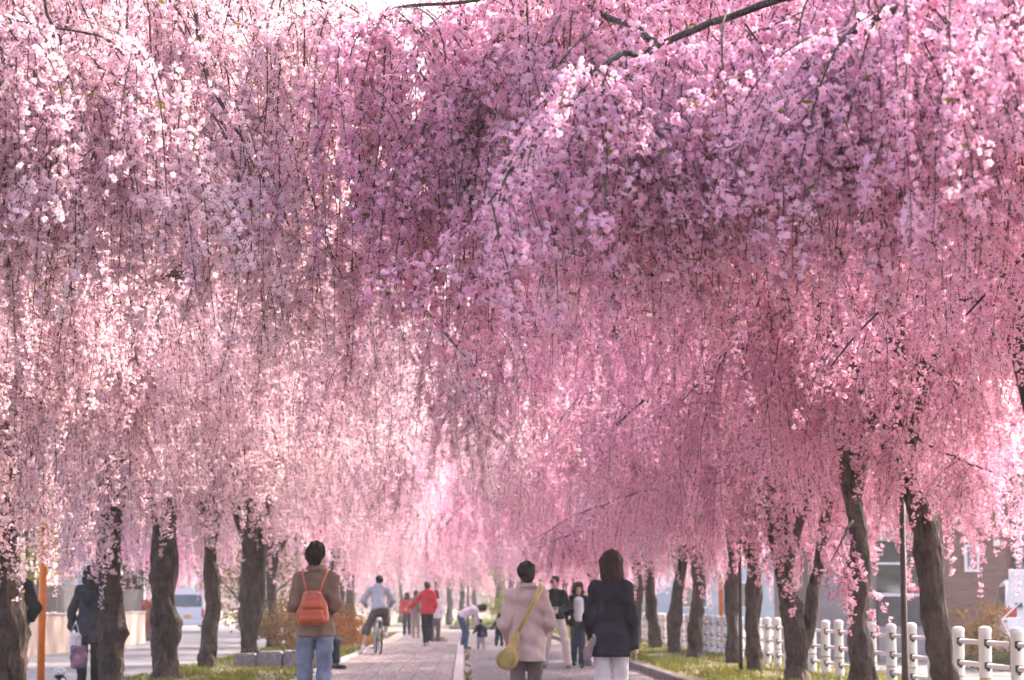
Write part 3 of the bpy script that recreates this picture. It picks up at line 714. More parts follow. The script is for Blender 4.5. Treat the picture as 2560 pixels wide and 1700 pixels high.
def cherry(label, X, Y, seed, kind='pale', ht=2.1, rt=.17, lean=(0, 0), dens=1.0, peak=6.8, reach=4.2, nl=6, detail=True, extra=(), fork=None, group='weeping cherries lining the path', over=None, base=.0):
    t = thing('weeping_cherry_tree', label, 'tree', (X, Y, base), 0, group)
    r = random.Random(seed); W = Vector((X, Y, base))
    # trunk
    n = 44 if detail else 8; pts = []; rad = []
    wob = [r.uniform(0, 6.28) for _ in range(4)]
    for i in range(n + 1):
        s = i / n; z = -.12 + (ht + .12) * s
        pts.append(Vector((lean[0] * s ** 1.3 + .035 * math.sin(z * 3 + wob[0]) * min(1, z + .1), lean[1] * s + .035 * math.sin(z * 2.6 + wob[1]) * min(1, z + .1), z)))
        kn = 1 + .13 * math.sin(z * 4.2 + wob[2]) * math.sin(z * 2.3 + wob[3])
        rad.append(rt * .87 * kn * (1 + .55 * math.exp(-max(0, z + .05) / .16)) * (1 - .12 * s - .22 * max(0, (s - .8) / .2)))
    tb = MB(); nn = 32 if detail else 9; tb.tube(pts, rad, nn, bump=.30, seed=seed)
    burls = [(r.uniform(.1, ht * .75), r.uniform(0, 6.28), r.uniform(.08, .24), r.uniform(.06, .14)) for _ in range(7)]
    for i in range(len(pts)):
        for k in range(nn):
            v = Vector(tb.v[i*nn+k]); d = v - pts[i]; an = 6.283*k/nn; g_ = 0
            for (bz, ba, amp, sg) in burls:
                da = (an - ba + math.pi) % 6.283 - math.pi; g_ += amp * math.exp(-((pts[i].z - bz)/sg)**2 - (da/.7)**2)
            g_ += .10 * math.sin(3*an + wob[0] + pts[i].z*.8) * math.exp(-max(0, pts[i].z)/.5) + .05*math.sin(7*an + 3*math.sin(pts[i].z*4 + wob[1])) + .06*noise.noise(Vector((v.x*30, v.y*30, v.z*14 + seed)))
            tb.v[i*nn+k] = tuple(pts[i] + d*(1 + g_))
    tb.build('trunk', M['bark'], t, smooth=True)
    top = pts[-1]
    sprays = []
    def anchor(p, az, low=None):
        w_ = W + p
        lo = (zlim(w_.x, w_.y, r) if low is None else low + .5*r.random()) - base
        L = r.choice([.6, .9, 1.1, 1.3, 1.5, 1.8, 2.1, 2.4]) * r.uniform(.9, 1.1)
        if not detail: L = r.choice([1.1, 1.5, 1.9, 2.4, 2.8])
        L = min(L, p.z - lo) if low is None else (p.z - lo) * r.uniform(.5, 1)
        if L < .42:
            if p.z < lo - .5 and w_.y < 21.5: return
            L = r.uniform(.42, .65)
        d_ = w_ - Vector((0, 0, CAMZ)); q_ = d_.dot(_f)
        if q_ < 1 or not (-500 < 1280 + FPX * d_.dot(_r) / q_ < 3060) or (850 - FPX * (d_ - Vector((0, 0, L))).dot(_u) / q_) < -500:
            if Y > 20 and r.random() < .5: return          # thinner where the photograph does not look
        elif r.random() < .25: return
        sprays.append((p, L, az, min(1, max(0, r.gauss(.5, .2) + .3 * noise.noise(w_ * .7)))))
    def limb(S, az, reach_, zp, ze, r0, subs, wig=.18):
        if Y + math.sin(az) * reach_ < 22: ze = max(ze, 3.5); zp = max(zp, ze + .5)
        m_ = 18; P_ = []; Rr = []
        ph = [r.uniform(0, 6.28) for _ in range(4)]
        for i in range(m_ + 1):
            s = i / m_; a = az + wig * math.sin(s * 4 + ph[0]); hh = reach_ * s ** 1.2
            z = S.z + (zp - S.z) * math.sin(min(s / .62, 1) * math.pi / 2) - (zp - ze) * max(0, (s - .62) / .38) ** 1.5
            P_.append(Vector((S.x + math.cos(a) * hh, S.y + math.sin(a) * hh, z + .09 * s * math.sin(s * 9 + ph[1]) + .05 * s * math.sin(s * 21 + ph[2]))))
            Rr.append(r0 * (1 - s) ** .8 + .010)
        lb = MB(); lb.tube(P_, Rr, 8 if detail else 5, bump=.2 if detail else 0, seed=seed)
        for i in range(int(m_ * .35), m_ + 1):
            for _ in range(2):
                if r.random() < dens: anchor(P_[i] + Vector((r.uniform(-.06, .06), r.uniform(-.06, .06), 0)), az + r.gauss(0, 1.0))
        for k in range(subs):
            s = .2 + .8 * (k + r.random()) / subs; i = min(m_ - 1, int(s * m_)); st = P_[i]
            a2 = az + r.choice([-1, 1]) * r.uniform(.5, 1.5); l2 = r.uniform(.8, 1.9) * (1.1 - .3 * s); rise = r.uniform(.0, .55); dr = r.uniform(.25, .9)
            Q = []
            w2 = r.uniform(0, 6.28)
            for q in range(9):
                u = q / 8; Q.append(st + Vector((math.cos(a2 + .2 * math.sin(u * 4 + w2)) * l2 * u, math.sin(a2 + .2 * math.sin(u * 4 + w2)) * l2 * u, rise * math.sin(u * 2.2) - dr * u * u)))
            qe = W + Q[-1]
            if qe.y < 21.5 and qe.z < max(2.1, 1.1 + .056 * qe.y) + .35: continue
            lb.tube(Q, [max(.006, Rr[i] * .55 * (1 - u_ / 9)) for u_ in range(9)], 5)
            na = int(l2 / .10 * dens * (.82 if X > 0 else .9))
            for _ in range(na):
                u = r.random() ** .8 * 8; q = min(7, int(u)); p = Q[q].lerp(Q[q + 1], u - q)
                anchor(p + Vector((r.uniform(-.05, .05), r.uniform(-.05, .05), 0)), a2 + r.gauss(0, .9))
        lb.build('branch', M['bark'], t, smooth=True)
    a0 = r.uniform(0, 6.28)
    toward = 0.0 if X < 0 else math.pi
    for k in range(nl):
        az = a0 + 6.283 * k / nl + r.uniform(-.3, .3)
        c = math.cos(az - toward)
        rch = reach * r.uniform(.75, 1.0) * (1.18 if c > .3 else .92)
        zp = peak * (r.uniform(.62, 1.0) if detail else r.uniform(.5, 1.0))
        limb(top - Vector((0, 0, r.uniform(.02, .35))), az, rch, zp, zp - r.uniform(.8, 1.9), rt * r.uniform(.36, .5), 9 if detail else 7)
    limb(top - Vector((0, 0, .1)), a0 + 1, reach * .35, peak * 1.02, peak * .9, rt * .5, 8 if detail else 6)
    if fork:      # a second stem leaving the trunk low down
        fz, fx, fy, fr = fork
        i = int((fz + .12) / (ht + .12) * n); S = pts[i]
        fb = MB(); F = [S + Vector((fx * s + .05 * math.sin(s * 5), fy * s, (ht * 1.05 - fz) * s)) for s in [q / 10 for q in range(11)]]
        fb.tube(F, [fr * (1.1 - .3 * q / 10) for q in range(11)], 16, bump=.25, seed=seed + 3); fb.build('branch', M['bark'], t, smooth=True)
        limb(F[-1], math.atan2(fy, fx) , reach * .7, peak * .85, peak * .6, fr * .7, 7)
    for (line, r0, r1, hang, *low) in extra:   # some limbs added above the view; others whose run can be followed in the photograph, in tree space
        pl = [Vector(q) - W for q in line]
        D = []
        for a, b in zip(pl[:-1], pl[1:]):
            for q in range(6): D.append(a.lerp(b, q / 6) + Vector((r.gauss(0, .006), r.gauss(0, .006), r.gauss(0, .006))))
        D.append(pl[-1])
        eb = MB(); eb.tube(D, [r0 + (r1 - r0) * q / (len(D) - 1) for q in range(len(D))], 7, bump=.15, seed=seed); eb.build('branch', M['bark'], t, smooth=True)
        for q in range(hang):
            p = r.choice(D) + Vector((r.uniform(-.05, .05), r.uniform(-.22, .5), 0)); anchor(p, r.uniform(0, 6.28), low[0] if low else None)
    crown(t, kind, sprays)
    return t
NT = 0
# left row, from the camera into the distance
cherry('weeping cherry whose pale sprays hang over the brick walk before any trunk shows', -4.6, 11.2, 131, 'pale', rt=.13, dens=1.2, peak=7.2, reach=4.4, extra=[
    ([at(-500, -300, 11.2), at(-100, -180, 11.3), at(300, -120, 11.5), at(700, -60, 11.8), at(860, 30, 11.9)], .018, .005, 100),
    ([at(-500, -200, 12.6), at(0, -60, 12.7), at(420, -30, 12.8), at(760, 120, 12.8)], .020, .006, 90),
    ([at(-400, 60, 10.4), at(-50, 40, 10.6), at(250, 90, 10.8), at(480, 210, 11.0)], .009, .003, 66),
    ([at(-300, -160, 13.6), at(150, 20, 13.8), at(520, 120, 14.0), at(900, 330, 14.2)], .018, .006, 80),
    ([at(470, -60, 11.6), at(520, 200, 11.5), at(640, 420, 11.4), at(720, 560, 11.3)], .013, .004, 16),
    ([at(600, -60, 12.2), at(690, 230, 12.1), at(790, 520, 12.0), at(830, 650, 12.0)], .011, .003, 16),
    ([at(100, -60, 10.9), at(140, 130, 10.8), at(230, 330, 10.8)], .010, .003, 10)])
cherry('weeping cherry with pale hanging sprays and bare sky above the brick walk', -4.6, 17.3, 102, 'pale', rt=.15, dens=1.0, peak=6.8, reach=4.3)
cherry('weeping cherry with thick dark trunk beside the orange pole and half hidden walker', -4.42, 23.0, 103, 'pale', ht=2.6, rt=.21, lean=(-.05, .1), dens=1.1, peak=7.2, extra=[([at(-60, 960, 22.6), at(40, 990, 22.2), at(150, 1060, 22.2)], .014, .005, 20, .8)])
cherry('weeping cherry with tall straight trunk beside the person holding shopping bags', -4.37, 29.5, 104, 'pale', ht=2.75, rt=.17, lean=(-.03, .2), peak=7.2, extra=[([at(290, 1160, 29.2), at(235, 1230, 28.7), at(205, 1300, 28.5)], .03, .008, 12, .75), ([at(310, 1120, 29.4), at(370, 1100, 29.2), at(440, 1090, 29.0)], .045, .03, 12)])
cherry('weeping cherry with bulging knotted trunk next to the white van', -4.33, 34.6, 105, 'pale', ht=2.3, rt=.205, lean=(-.08, 0), fork=(1.2, .12, .1, .12), peak=7)
cherry('weeping cherry with slim grey trunk between the knotted tree and the twin stemmed tree', -4.30, 40.2, 106, 'pale', ht=2.2, rt=.16, lean=(.02, .1), peak=7, extra=[([at(520, 1280, 40), at(480, 1300, 39.5)], .02, .008, 8, 1.5)])
cherry('weeping cherry with twin stemmed trunk beside the granite seat blocks', -4.22, 47, 107, 'pale', ht=2.3, rt=.19, lean=(-.05, 0), fork=(.5, .30, .1, .14), peak=7, extra=[([at(640, 1240, 46.6), at(690, 1270, 46), at(710, 1300, 46)], .02, .008, 12, 1.7)])
for i, (X, Y) in enumerate([(-4.75, 59), (-4.3, 68), (-4.3, 77)]):
    cherry('weeping cherry standing behind the walkers on the brick paved path', X, Y, 110 + i, 'pale' if i else 'deep', rt=.16, dens=.75, peak=7.8, reach=5.2, detail=False)
for i, (X, Y) in enumerate([(-4.45, 86), (-4.42, 93), (-4.9, 101), (-6.5, 110), (-8.5, 118)]):
    cherry('distant weeping cherry on the left row where the path bends', X, Y, 120 + i, 'deep' if i % 2 else 'pale', rt=.17, dens=.6, peak=7.8, reach=5.2, detail=False)
# right row
XR = 4.72
near = [
    ([at(2900, -260, 10.2), at(2300, -300, 10.4), at(1800, -240, 10.6), at(1350, -200, 10.9)], .016, .005, 85),  # this and next: unseen limbs added to fill the top, shading sprays below
    ([at(2900, -160, 12.0), at(2200, -220, 12.0), at(1600, -160, 12.2), at(1100, -110, 12.4)], .016, .005, 75),
    ([at(1660, 108, 9.7), at(1608, 140, 9.7), at(1560, 128, 9.6), at(1500, 172, 9.5), at(1440, 240, 9.5), at(1380, 300, 9.4), at(1300, 395, 9.3), at(1220, 510, 9.1)], .016, .005, 40),
    ([at(1500, 172, 9.5), at(1430, 190, 9.7), at(1360, 260, 10.0)], .008, .003, 10),
    ([at(1490, 180, 9.5), at(1560, 210, 9.5), at(1620, 330, 9.5)], .007, .003, 14),
    ([at(2200, 40, 9.0), at(2100, 110, 9.2), at(2000, 200, 9.4), at(1900, 300, 9.6)], .013, .005, 46),
    ([at(2150, 55, 9.2), at(2060, 150, 9.5), at(1980, 240, 9.7)], .014, .006, 20),
    ([at(2720, -60, 9.0), at(2400, -40, 9.0), at(2200, 40, 9.0)], .018, .013, 36),
    ([at(2900, -120, 9.5), at(2200, -60, 9.6), at(1900, 10, 9.7), at(1660, 108, 9.7)], .02, .015, 60),
    ([at(1660, 108, 9.7), at(1480, 20, 10.9), at(1250, -10, 11.4), at(1000, 20, 11.6), at(900, 90, 11.6)], .016, .006, 70),
    ([at(1480, 20, 10.9), at(1330, 60, 11.2), at(1180, 190, 11.4), at(1060, 330, 11.5)], .010, .004, 45),
]
cherry('weeping cherry reaching deep pink blurred sprays over the asphalt path', 4.4, 8.4, 201, 'deep', rt=.12, dens=.34, peak=4.9, reach=2.75)
cherry('weeping cherry with deep pink sprays and a crooked bare branch overhead', 4.5, 14.4, 202, 'deep', rt=.14, dens=.62, peak=6.2, reach=4.0, extra=near)
cherry('weeping cherry with deep pink curtain before the first fence posts', 4.7, 19.0, 203, 'deep', dens=.75, rt=.15, peak=8.2, reach=4.2)
cherry('weeping cherry with leaning trunk beside the tall dark lamp post', 4.82, 23.4, 204, 'deep', ht=2.55, rt=.148, lean=(-.42, .1), dens=1.0, peak=7.2, extra=[([at(2170, 1060, 22.9), at(2280, 1090, 22.6), at(2400, 1150, 22.6), at(2480, 1180, 22.7)], .02, .006, 30, 1.5), ([at(2060, 860, 22.6), at(2200, 880, 22.2), at(2340, 930, 22.2), at(2440, 980, 22.3)], .016, .005, 34, 1.9)])
cherry('weeping cherry with upright trunk against the fence, before the leaning tree', 4.75, 28.2, 205, 'deep', ht=2.5, rt=.15, lean=(-.06, .1), peak=7, extra=[([at(2130, 1300, 28), at(2105, 1350, 27.6), at(2080, 1400, 27.5)], .018, .006, 12, .35)])
cherry('weeping cherry with low forked trunk by the white posts', 4.72, 33.6, 206, 'deep', ht=1.5, rt=.165, lean=(-.12, .1), fork=(.35, .38, .1, .10), peak=6.8, extra=[([at(1950, 1300, 33), at(1980, 1340, 32.8), at(2010, 1380, 32.8)], .018, .006, 10, .85), ([at(1900, 1180, 34), at(1600, 1230, 35), at(1430, 1290, 36), at(1350, 1340, 36)], .012, .004, 40, 1.28), ([at(1450, 1330, 36), at(1400, 1345, 36), at(1345, 1370, 36)], .012, .005, 18, 1.22)])
cherry('weeping cherry with short trunk beside the slim reddish post', 4.72, 38.4, 207, 'deep', ht=2.0, rt=.135, lean=(-.05, .1), peak=7)
for i, Y in enumerate([42.8, 48.0, 52.8, 58.0, 63.5]):
    cherry(['weeping cherry with straight trunk beside the far orange pole', 'weeping cherry with thick straight grey trunk before the orange pole', 'weeping cherry with stumpy dark trunk past the thick grey one', 'weeping cherry with leaning dark trunk close to the short brown post', 'weeping cherry behind the short brown post with bracket'][i], (4.87 if i == 0 else XR - .02 * i), Y, 210 + i, 'deep' if i != 2 else 'pale', rt=[.15, .17, .16, .155, .15][i], ht=[2.2, 2.1, 1.8, 2.0, 2.0][i], lean=(r_x := [-.02, .04, .1, -.12, .03][i], 0), dens=.8, peak=7.4, reach=4.8, fork=(.4, .2, 0, .07) if i == 2 else None)
for i, Y in enumerate([70, 77, 85, 93, 101, 109]):
    cherry('distant weeping cherry on the right row along the fence', XR - .01 * i, Y, 220 + i, 'deep' if i % 3 else 'pale', rt=.17, dens=.6, peak=7.8, reach=5.2, detail=False)
for i, (X, Y) in enumerate([(-1.7, 150), (-.9, 146), (-.1, 149), (.7, 155), (2.2, 150), (4.2, 128), (5.4, 142), (7.4, 136), (-4.2, 160), (-7, 150), (-10.5, 145), (9, 160), (-1.0, 182), (3, 190), (-6, 190)]):
    cherry('far weeping cherry on the grass island closing the view', X, Y, 240 + i, 'deep' if i % 2 else 'pale', rt=.2, dens=.5, peak=9.4, reach=4.8, detail=False, group='far cherries closing the view')
for i, (X, Y) in enumerate([(-12.6, 84), (-17, 92), (-9.5, 104), (-14, 128), (-21, 78)]):
    cherry('weeping cherry across the street behind the slat fence and van', X, Y, 260 + i, 'pale' if i % 2 else 'deep', rt=.17, dens=.5, peak=6.6, detail=False, group='cherries across the street')

# ------------------------------------------------------------------ people: smooth continuous bodies and clothes
def smin(a, b, k):
    h_ = np.clip(.5 + .5 * (b - a) / k, 0, 1)
    return b * (1 - h_) + a * h_ - k * h_ * (1 - h_)
def surface(prims, h, k=.03, clips=(), disp=None, subs=()):
    lo = np.full(3, 9e9); hi = -lo
    boxes = []
    for p in prims:
        if p[0] == 'e': c = np.array(p[1]); r = np.array(p[2]) * 1.05; a, b = c - r, c + r
        else:
            m = max(p[3], p[4]); A, B = np.array(p[1]), np.array(p[2]); a, b = np.minimum(A, B) - m, np.maximum(A, B) + m
        boxes.append((a, b)); lo = np.minimum(lo, a); hi = np.maximum(hi, b)
    lo -= 3 * h; hi += 3 * h
    n = np.ceil((hi - lo) / h).astype(int) + 1
    ax = [lo[i] + h * np.arange(n[i]) for i in range(3)]
    F = np.ones(n, np.float32)
    for p, (a, b) in zip(prims, boxes):
        i0 = np.maximum(0, np.floor((a - lo - k - 2 * h) / h).astype(int)); i1 = np.minimum(n, np.ceil((b - lo + k + 2 * h) / h).astype(int) + 1)
        X, Y_, Z = np.meshgrid(ax[0][i0[0]:i1[0]], ax[1][i0[1]:i1[1]], ax[2][i0[2]:i1[2]], indexing='ij')
        if p[0] == 'e':
            q = [X - p[1][0], Y_ - p[1][1], Z - p[1][2]]; r = p[2]
            k0 = np.sqrt(sum((q[i] / r[i]) ** 2 for i in range(3))); k1 = np.sqrt(sum((q[i] / r[i] ** 2) ** 2 for i in range(3))) + 1e-6
            d = k0 * (k0 - 1) / k1
        else:
            A, B = np.array(p[1]), np.array(p[2]); ba = B - A; sy = p[5] if len(p) > 5 else 1.0
            t = np.clip(((X - A[0]) * ba[0] + (Y_ - A[1]) * ba[1] + (Z - A[2]) * ba[2]) / max(1e-9, ba @ ba), 0, 1)
            d = np.sqrt((X - A[0] - t * ba[0]) ** 2 + ((Y_ - A[1] - t * ba[1]) / sy) ** 2 + (Z - A[2] - t * ba[2]) ** 2) - (p[3] + (p[4] - p[3]) * t)
            if sy < 1: d = d * (sy * .5 + .5)
        s = (slice(i0[0], i1[0]), slice(i0[1], i1[1]), slice(i0[2], i1[2]))
        F[s] = smin(F[s], d, k)
    if disp or clips or subs:
        X, Y_, Z = np.meshgrid(*ax, indexing='ij')
        if disp: F = F + disp(X, Y_, Z)
        for (pt, nr) in clips: F = np.maximum(F, (X - pt[0]) * nr[0] + (Y_ - pt[1]) * nr[1] + (Z - pt[2]) * nr[2])
        for (c, r) in subs: F = np.maximum(F, -((np.sqrt(((X - c[0]) / r[0]) ** 2 + ((Y_ - c[1]) / r[1]) ** 2 + ((Z - c[2]) / r[2]) ** 2) - 1) * min(r)))
    S = F < 0
    cs = [S[i:n[0]-1+i, j:n[1]-1+j, l:n[2]-1+l] for i in (0, 1) for j in (0, 1) for l in (0, 1)]
    tot = sum(c.astype(np.int8) for c in cs); act = (tot > 0) & (tot < 8)
    idx = -np.ones(act.shape, np.int64); cells = np.argwhere(act); idx[act] = np.arange(len(cells))
    acc = np.zeros((len(cells), 3)); cnt = np.zeros(len(cells))
    cor = [(i, j, l) for i in (0, 1) for j in (0, 1) for l in (0, 1)]
    for u in cor:
        for v in cor:
            if sum(abs(np.array(u) - np.array(v))) == 1 and u < v:
                fa = F[cells[:, 0] + u[0], cells[:, 1] + u[1], cells[:, 2] + u[2]]; fb = F[cells[:, 0] + v[0], cells[:, 1] + v[1], cells[:, 2] + v[2]]
                m = (fa < 0) != (fb < 0); t = np.where(m, fa / np.where(m, fa - fb, 1), 0)
                pt = np.array(u)[None] + t[:, None] * (np.array(v) - np.array(u))[None]
                acc += np.where(m[:, None], pt, 0); cnt += m
    V_ = lo + h * (cells + acc / cnt[:, None])
    faces = []
    for axis in range(3):
        o1, o2 = [(1, 2), (2, 0), (0, 1)][axis]
        sl0 = [slice(None)] * 3; sl1 = [slice(None)] * 3; sl0[axis] = slice(0, n[axis]-1); sl1[axis] = slice(1, n[axis])
        e = np.argwhere(S[tuple(sl0)] != S[tuple(sl1)])
        e = e[(e[:, o1] > 0) & (e[:, o2] > 0) & (e[:, o1] < n[o1]-1) & (e[:, o2] < n[o2]-1)]
        if not len(e): continue
        d1 = np.zeros(3, int); d1[o1] = 1; d2 = np.zeros(3, int); d2[o2] = 1
        q = [idx[tuple((e - d1 - d2).T)], idx[tuple((e - d2).T)], idx[tuple(e.T)], idx[tuple((e - d1).T)]]
        qd = np.stack(q, 1); ins = S[tuple(e.T)]
        qd[~ins] = qd[~ins][:, ::-1]; faces.append(qd)
    return V_, np.concatenate(faces)
def smesh(name, m, parent, *a, **kw):
    V_, F_ = surface(*a, **kw)
    me = bpy.data.meshes.new(name); me.from_pydata(V_.tolist(), [], F_.tolist())
    me.polygons.foreach_set('use_smooth', [True] * len(F_)); me.update()
    return obj(name, me, parent, mats=m)
def folds(a=.006, f=1.0, seed=0):
    r = random.Random(seed); ph = [r.uniform(0, 6.28) for _ in range(6)]
    def fn(X, Y_, Z):
        w = .5 * np.sin(9 * Z * f + ph[0]) + .4 * np.sin(17 * X + ph[1])
        return 1.35 * a * (np.sin(26 * X * f + 14 * Y_ + 5 * Z + 2.2 * w + ph[2]) * .6 + np.sin(34 * Z * f + 12 * X + 2 * w + ph[3]) * .55 + np.sin(52 * Z + 33 * Y_ + 21 * X + ph[4]) * .3)
    return fn
V3 = lambda *a: np.array(a, float)
BASE = dict(head=V3(0, .015, 1.535), neck=V3(0, 0, 1.40), chest=V3(0, 0, 1.24), waist=V3(0, 0, 1.03), pelvis=V3(0, 0, .91),
    shL=V3(-.138, 0, 1.335), shR=V3(.138, 0, 1.335), elL=V3(-.185, -.03, 1.06), elR=V3(.185, -.03, 1.06), wrL=V3(-.19, .05, .83), wrR=V3(.19, .05, .83),
    hiL=V3(-.085, 0, .87), hiR=V3(.085, 0, .87), knL=V3(-.09, .02, .47), knR=V3(.09, .02, .47), anL=V3(-.09, -.02, .085), anR=V3(.09, -.02, .085))
def unit(v): return v / (np.linalg.norm(v) + 1e-9)
def person(label, loc, rz, H, pose, wear, h=.016, yaw=0.0, nod=0.0, foot=(V3(0, 1, 0), V3(0, 1, 0)), hand=None, stocky=1.0, group=None):
    t = thing('person', label, 'person', loc, rz, group)
    S = H / 1.65
    J = {k: np.array(pose.get(k, v), float) * S for k, v in BASE.items()}
    cy_, sy_, cn, sn = math.cos(yaw), math.sin(yaw), math.cos(nod), math.sin(nod)
    def hd(x, y, z):        # head space -> person space (nod forwards/down positive, then turn to the left positive)
        y2, z2 = y * cn + z * sn, -y * sn + z * cn
        return J['head'] + S * np.array([x * cy_ - y2 * sy_, x * sy_ + y2 * cy_, z2])
    T = stocky
    up = unit(J['chest'] - J['waist'])
    B = [('e', J['head'], (.074*S, .088*S, .110*S)), ('c', hd(0, .02, -.03), hd(0, .045, -.085), .055*S, .034*S), ('c', hd(0, .085, .005), hd(0, .105, -.028), .009*S, .013*S),
         ('c', hd(-.078, -.005, .01), hd(-.078, -.005, -.03), .012*S, .010*S), ('c', hd(.078, -.005, .01), hd(.078, -.005, -.03), .012*S, .010*S),
         ('c', J['neck'] - up*.05*S, hd(0, -.01, -.06), .056*S, .050*S),
         ('c', J['chest'] + up*.02*S, J['waist'], .118*S*T, .105*S*T, .72), ('c', J['waist'], J['pelvis'], .105*S*T, .12*S*T, .78), ('c', J['shL'], J['shR'], .045*S, .045*S)]
    for s in 'LR':
        sg = -1 if s == 'L' else 1
        B += [('c', J['sh'+s], J['el'+s], .048*S*T, .037*S*T), ('c', J['el'+s], J['wr'+s], .038*S*T, .025*S), ('c', J['hi'+s], J['kn'+s], .068*S*T, .050*S*T), ('c', J['kn'+s], J['an'+s], .052*S*T, .033*S)]
        f = unit(foot[0 if s == 'L' else 1])
        B += [('c', J['an'+s] - V3(0, 0, .035)*S - f*.03*S, J['an'+s] - V3(0, 0, .05)*S + f*.13*S, .034*S, .026*S)]
        hdv = unit(J['wr'+s] - J['el'+s]); hv = unit((hand or {}).get(s, hdv + V3(0, .15, 0)))
        lat = unit(np.cross(hv, V3(sg, 0, .001))); 
        w0 = J['wr'+s]
        pc = w0 + hv*.045*S
        B += [('c', pc - lat*.02*S, pc + lat*.02*S, .021*S, .021*S), ('c', w0, pc, .024*S, .024*S)]
        curl = unit(np.cross(lat, hv)) * (-sg)
        for q, (off, ln) in enumerate([(-.03, .060), (-.010, .074), (.010, .078), (.030, .070)]):
            b0 = pc + lat*off*S + hv*.025*S; b1 = b0 + hv*ln*.55*S + curl*.006*S; b2 = b1 + unit(hv + curl*.8)*ln*.45*S
            B += [('c', b0, b1, .0095*S, .0085*S), ('c', b1, b2, .0085*S, .007*S)]
        tb0 = w0 + hv*.03*S + lat*.026*S; B += [('c', tb0, tb0 + unit(hv*.7 + lat*.8 + curl*.3)*.05*S, .011*S, .008*S)]
    body = smesh('body', M['skin'], t, B, h, k=.018*S)
    for sx in (-1, 1):
        c = hd(sx*.031, .082, .012); e = MB(); e.lathe([(.001, -.006), (.008, -.004), (.010, 0), (.008, .004), (.001, .006)], 8); e.build('eye', M['eye'], t, tuple(c), True)
    c = hd(0, .085, -.055); e = MB(); e.box(-.022*S, .022*S, -.006, .006, -.006, .006, bev=.004); e.build('mouth', M['lip'], t, tuple(c))
    for wdef in wear:
        kind, m = wdef[0], M[wdef[1]]; o = wdef[2] if len(wdef) > 2 else {}
        th = o.get('th', .018) * S
        if kind in ('coat', 'jacket', 'shirt', 'vest'):
            hem = o.get('hem', .8) * S; fl = o.get('flare', .175) * S * T; pel = J['pelvis']; wai = J['waist']
            dn = unit(pel - wai); hz = pel + dn * max(0.02, (pel[2] - hem)) / max(.35, abs(dn[2])) if abs(dn[2]) > .4 else pel + dn*.03
            P_ = [('c', J['chest'] + up*.03*S, wai, .122*S*T + th, .112*S*T + th, .76), ('c', wai, pel, .112*S*T + th, .145*S*T + th, .8), ('c', pel, hz + dn*.05*S, .145*S*T + th, fl, .8), ('c', J['shL'] + up*.0, J['shR'], .048*S + th*.5, .048*S + th*.5),
                  ('c', J['neck'] - up*.07*S, J['neck'] + up*.0*S, .09*S, .062*S)]
            if kind != 'vest':
                cuff = o.get('cuff', .97)
                for s in 'LR':
                    P_ += [('c', J['sh'+s], J['el'+s], .046*S*T + th*.7, .038*S*T + th*.8), ('c', J['el'+s], J['el'+s] + (J['wr'+s] - J['el'+s])*cuff, .038*S*T + th*.8, .030*S + th*.7)]
            if o.get('hood'): P_ += [('e', J['neck'] - unit(V3(0, 1, 0))*.06*S + up*.01*S, (.11*S, .07*S, .07*S))]
            cl = [(hz, dn), (J['neck'] + up*.055*S, up)]
            if o.get('open'): pass
            smesh(o.get('name', kind), m, t, P_, h, k=.035*S, clips=cl, disp=folds(o.get('fold', .006), seed=len(label)))
            if o.get('collar'):
                cp = J['neck'] + up*.01*S; cb = MB()
                ring = [(cp + V3(math.cos(a)*.072*S, math.sin(a)*.068*S, .0)) for a in [q*math.pi/9 for q in range(18)]]
                vs_ = [tuple(p - up*.03*S) for p in ring] + [tuple(p + up*.04*S + unit(p - cp)*.006) for p in ring] + [tuple(p + up*.0*S + unit(p - cp)*.03*S) for p in ring]
                fs = [(a, (a+1) % 18, (a+1) % 18 + 18, a + 18) for a in range(18)] + [(a + 18, (a+1) % 18 + 18, (a+1) % 18 + 36, a + 36) for a in range(18)]
                cb.add(vs_, fs); cb.build('collar', m, t, smooth=True)
            if o.get('inner'):     # a shirt front showing in the opening of the coat
                smesh('shirt', M[o['inner']], t, [('c', J['chest'] + V3(0, .05, .04)*S, wai + V3(0, .05, 0)*S, .105*S, .10*S, .95), ('c', wai + V3(0, .05, 0)*S, pel + V3(0, .05, .02)*S, .10*S, .115*S, .95)], h, k=.03, clips=[(J['pelvis'] - V3(0, 0, .02), V3(0, 0, -1)), (J['neck'] - up*.02*S, up)], disp=folds(.004, seed=3))
        elif kind in ('trousers', 'shorts'):
            P_ = [('c', J['waist'] - V3(0, 0, .0), J['pelvis'], .10*S*T + th*.5, .122*S*T + th*.5, .8)]
            fin = o.get('to', 1.0)
            for s in 'LR':
                P_ += [('c', J['hi'+s], J['kn'+s], .070*S*T + th, .054*S*T + th)]
                if kind == 'trousers': P_ += [('c', J['kn'+s], J['kn'+s] + (J['an'+s] - J['kn'+s])*.96*fin, .058*S*T + th, (.050 + o.get('bell', 0.0))*S + th*.8)]
                else: P_ += [('c', J['kn'+s], J['kn'+s] + (J['an'+s] - J['kn'+s])*.14, .066*S + th, .066*S + th)]
            smesh(kind, m, t, P_, h, k=.022*S, disp=folds(o.get('fold', .005), f=1.3, seed=len(label) + 5))
        elif kind == 'shoes':
            for s in 'LR':
                f = unit(foot[0 if s == 'L' else 1]); a = J['an'+s]
                smesh('shoe', m, t, [('c', a - V3(0, 0, .04)*S - f*.045*S, a - V3(0, 0, .055)*S + f*.14*S, .042*S, .034*S), ('c', a + V3(0, 0, .0), a - V3(0, 0, .03)*S, .042*S, .045*S)], min(h, .013), k=.02, clips=[(a - V3(0, 0, .088)*S, V3(0, 0, -1))])
        elif kind == 'hair':
            st = o.get('style', 'short'); P_ = [('e', hd(0, -.012, .022), (.088*S, .104*S, .104*S))]
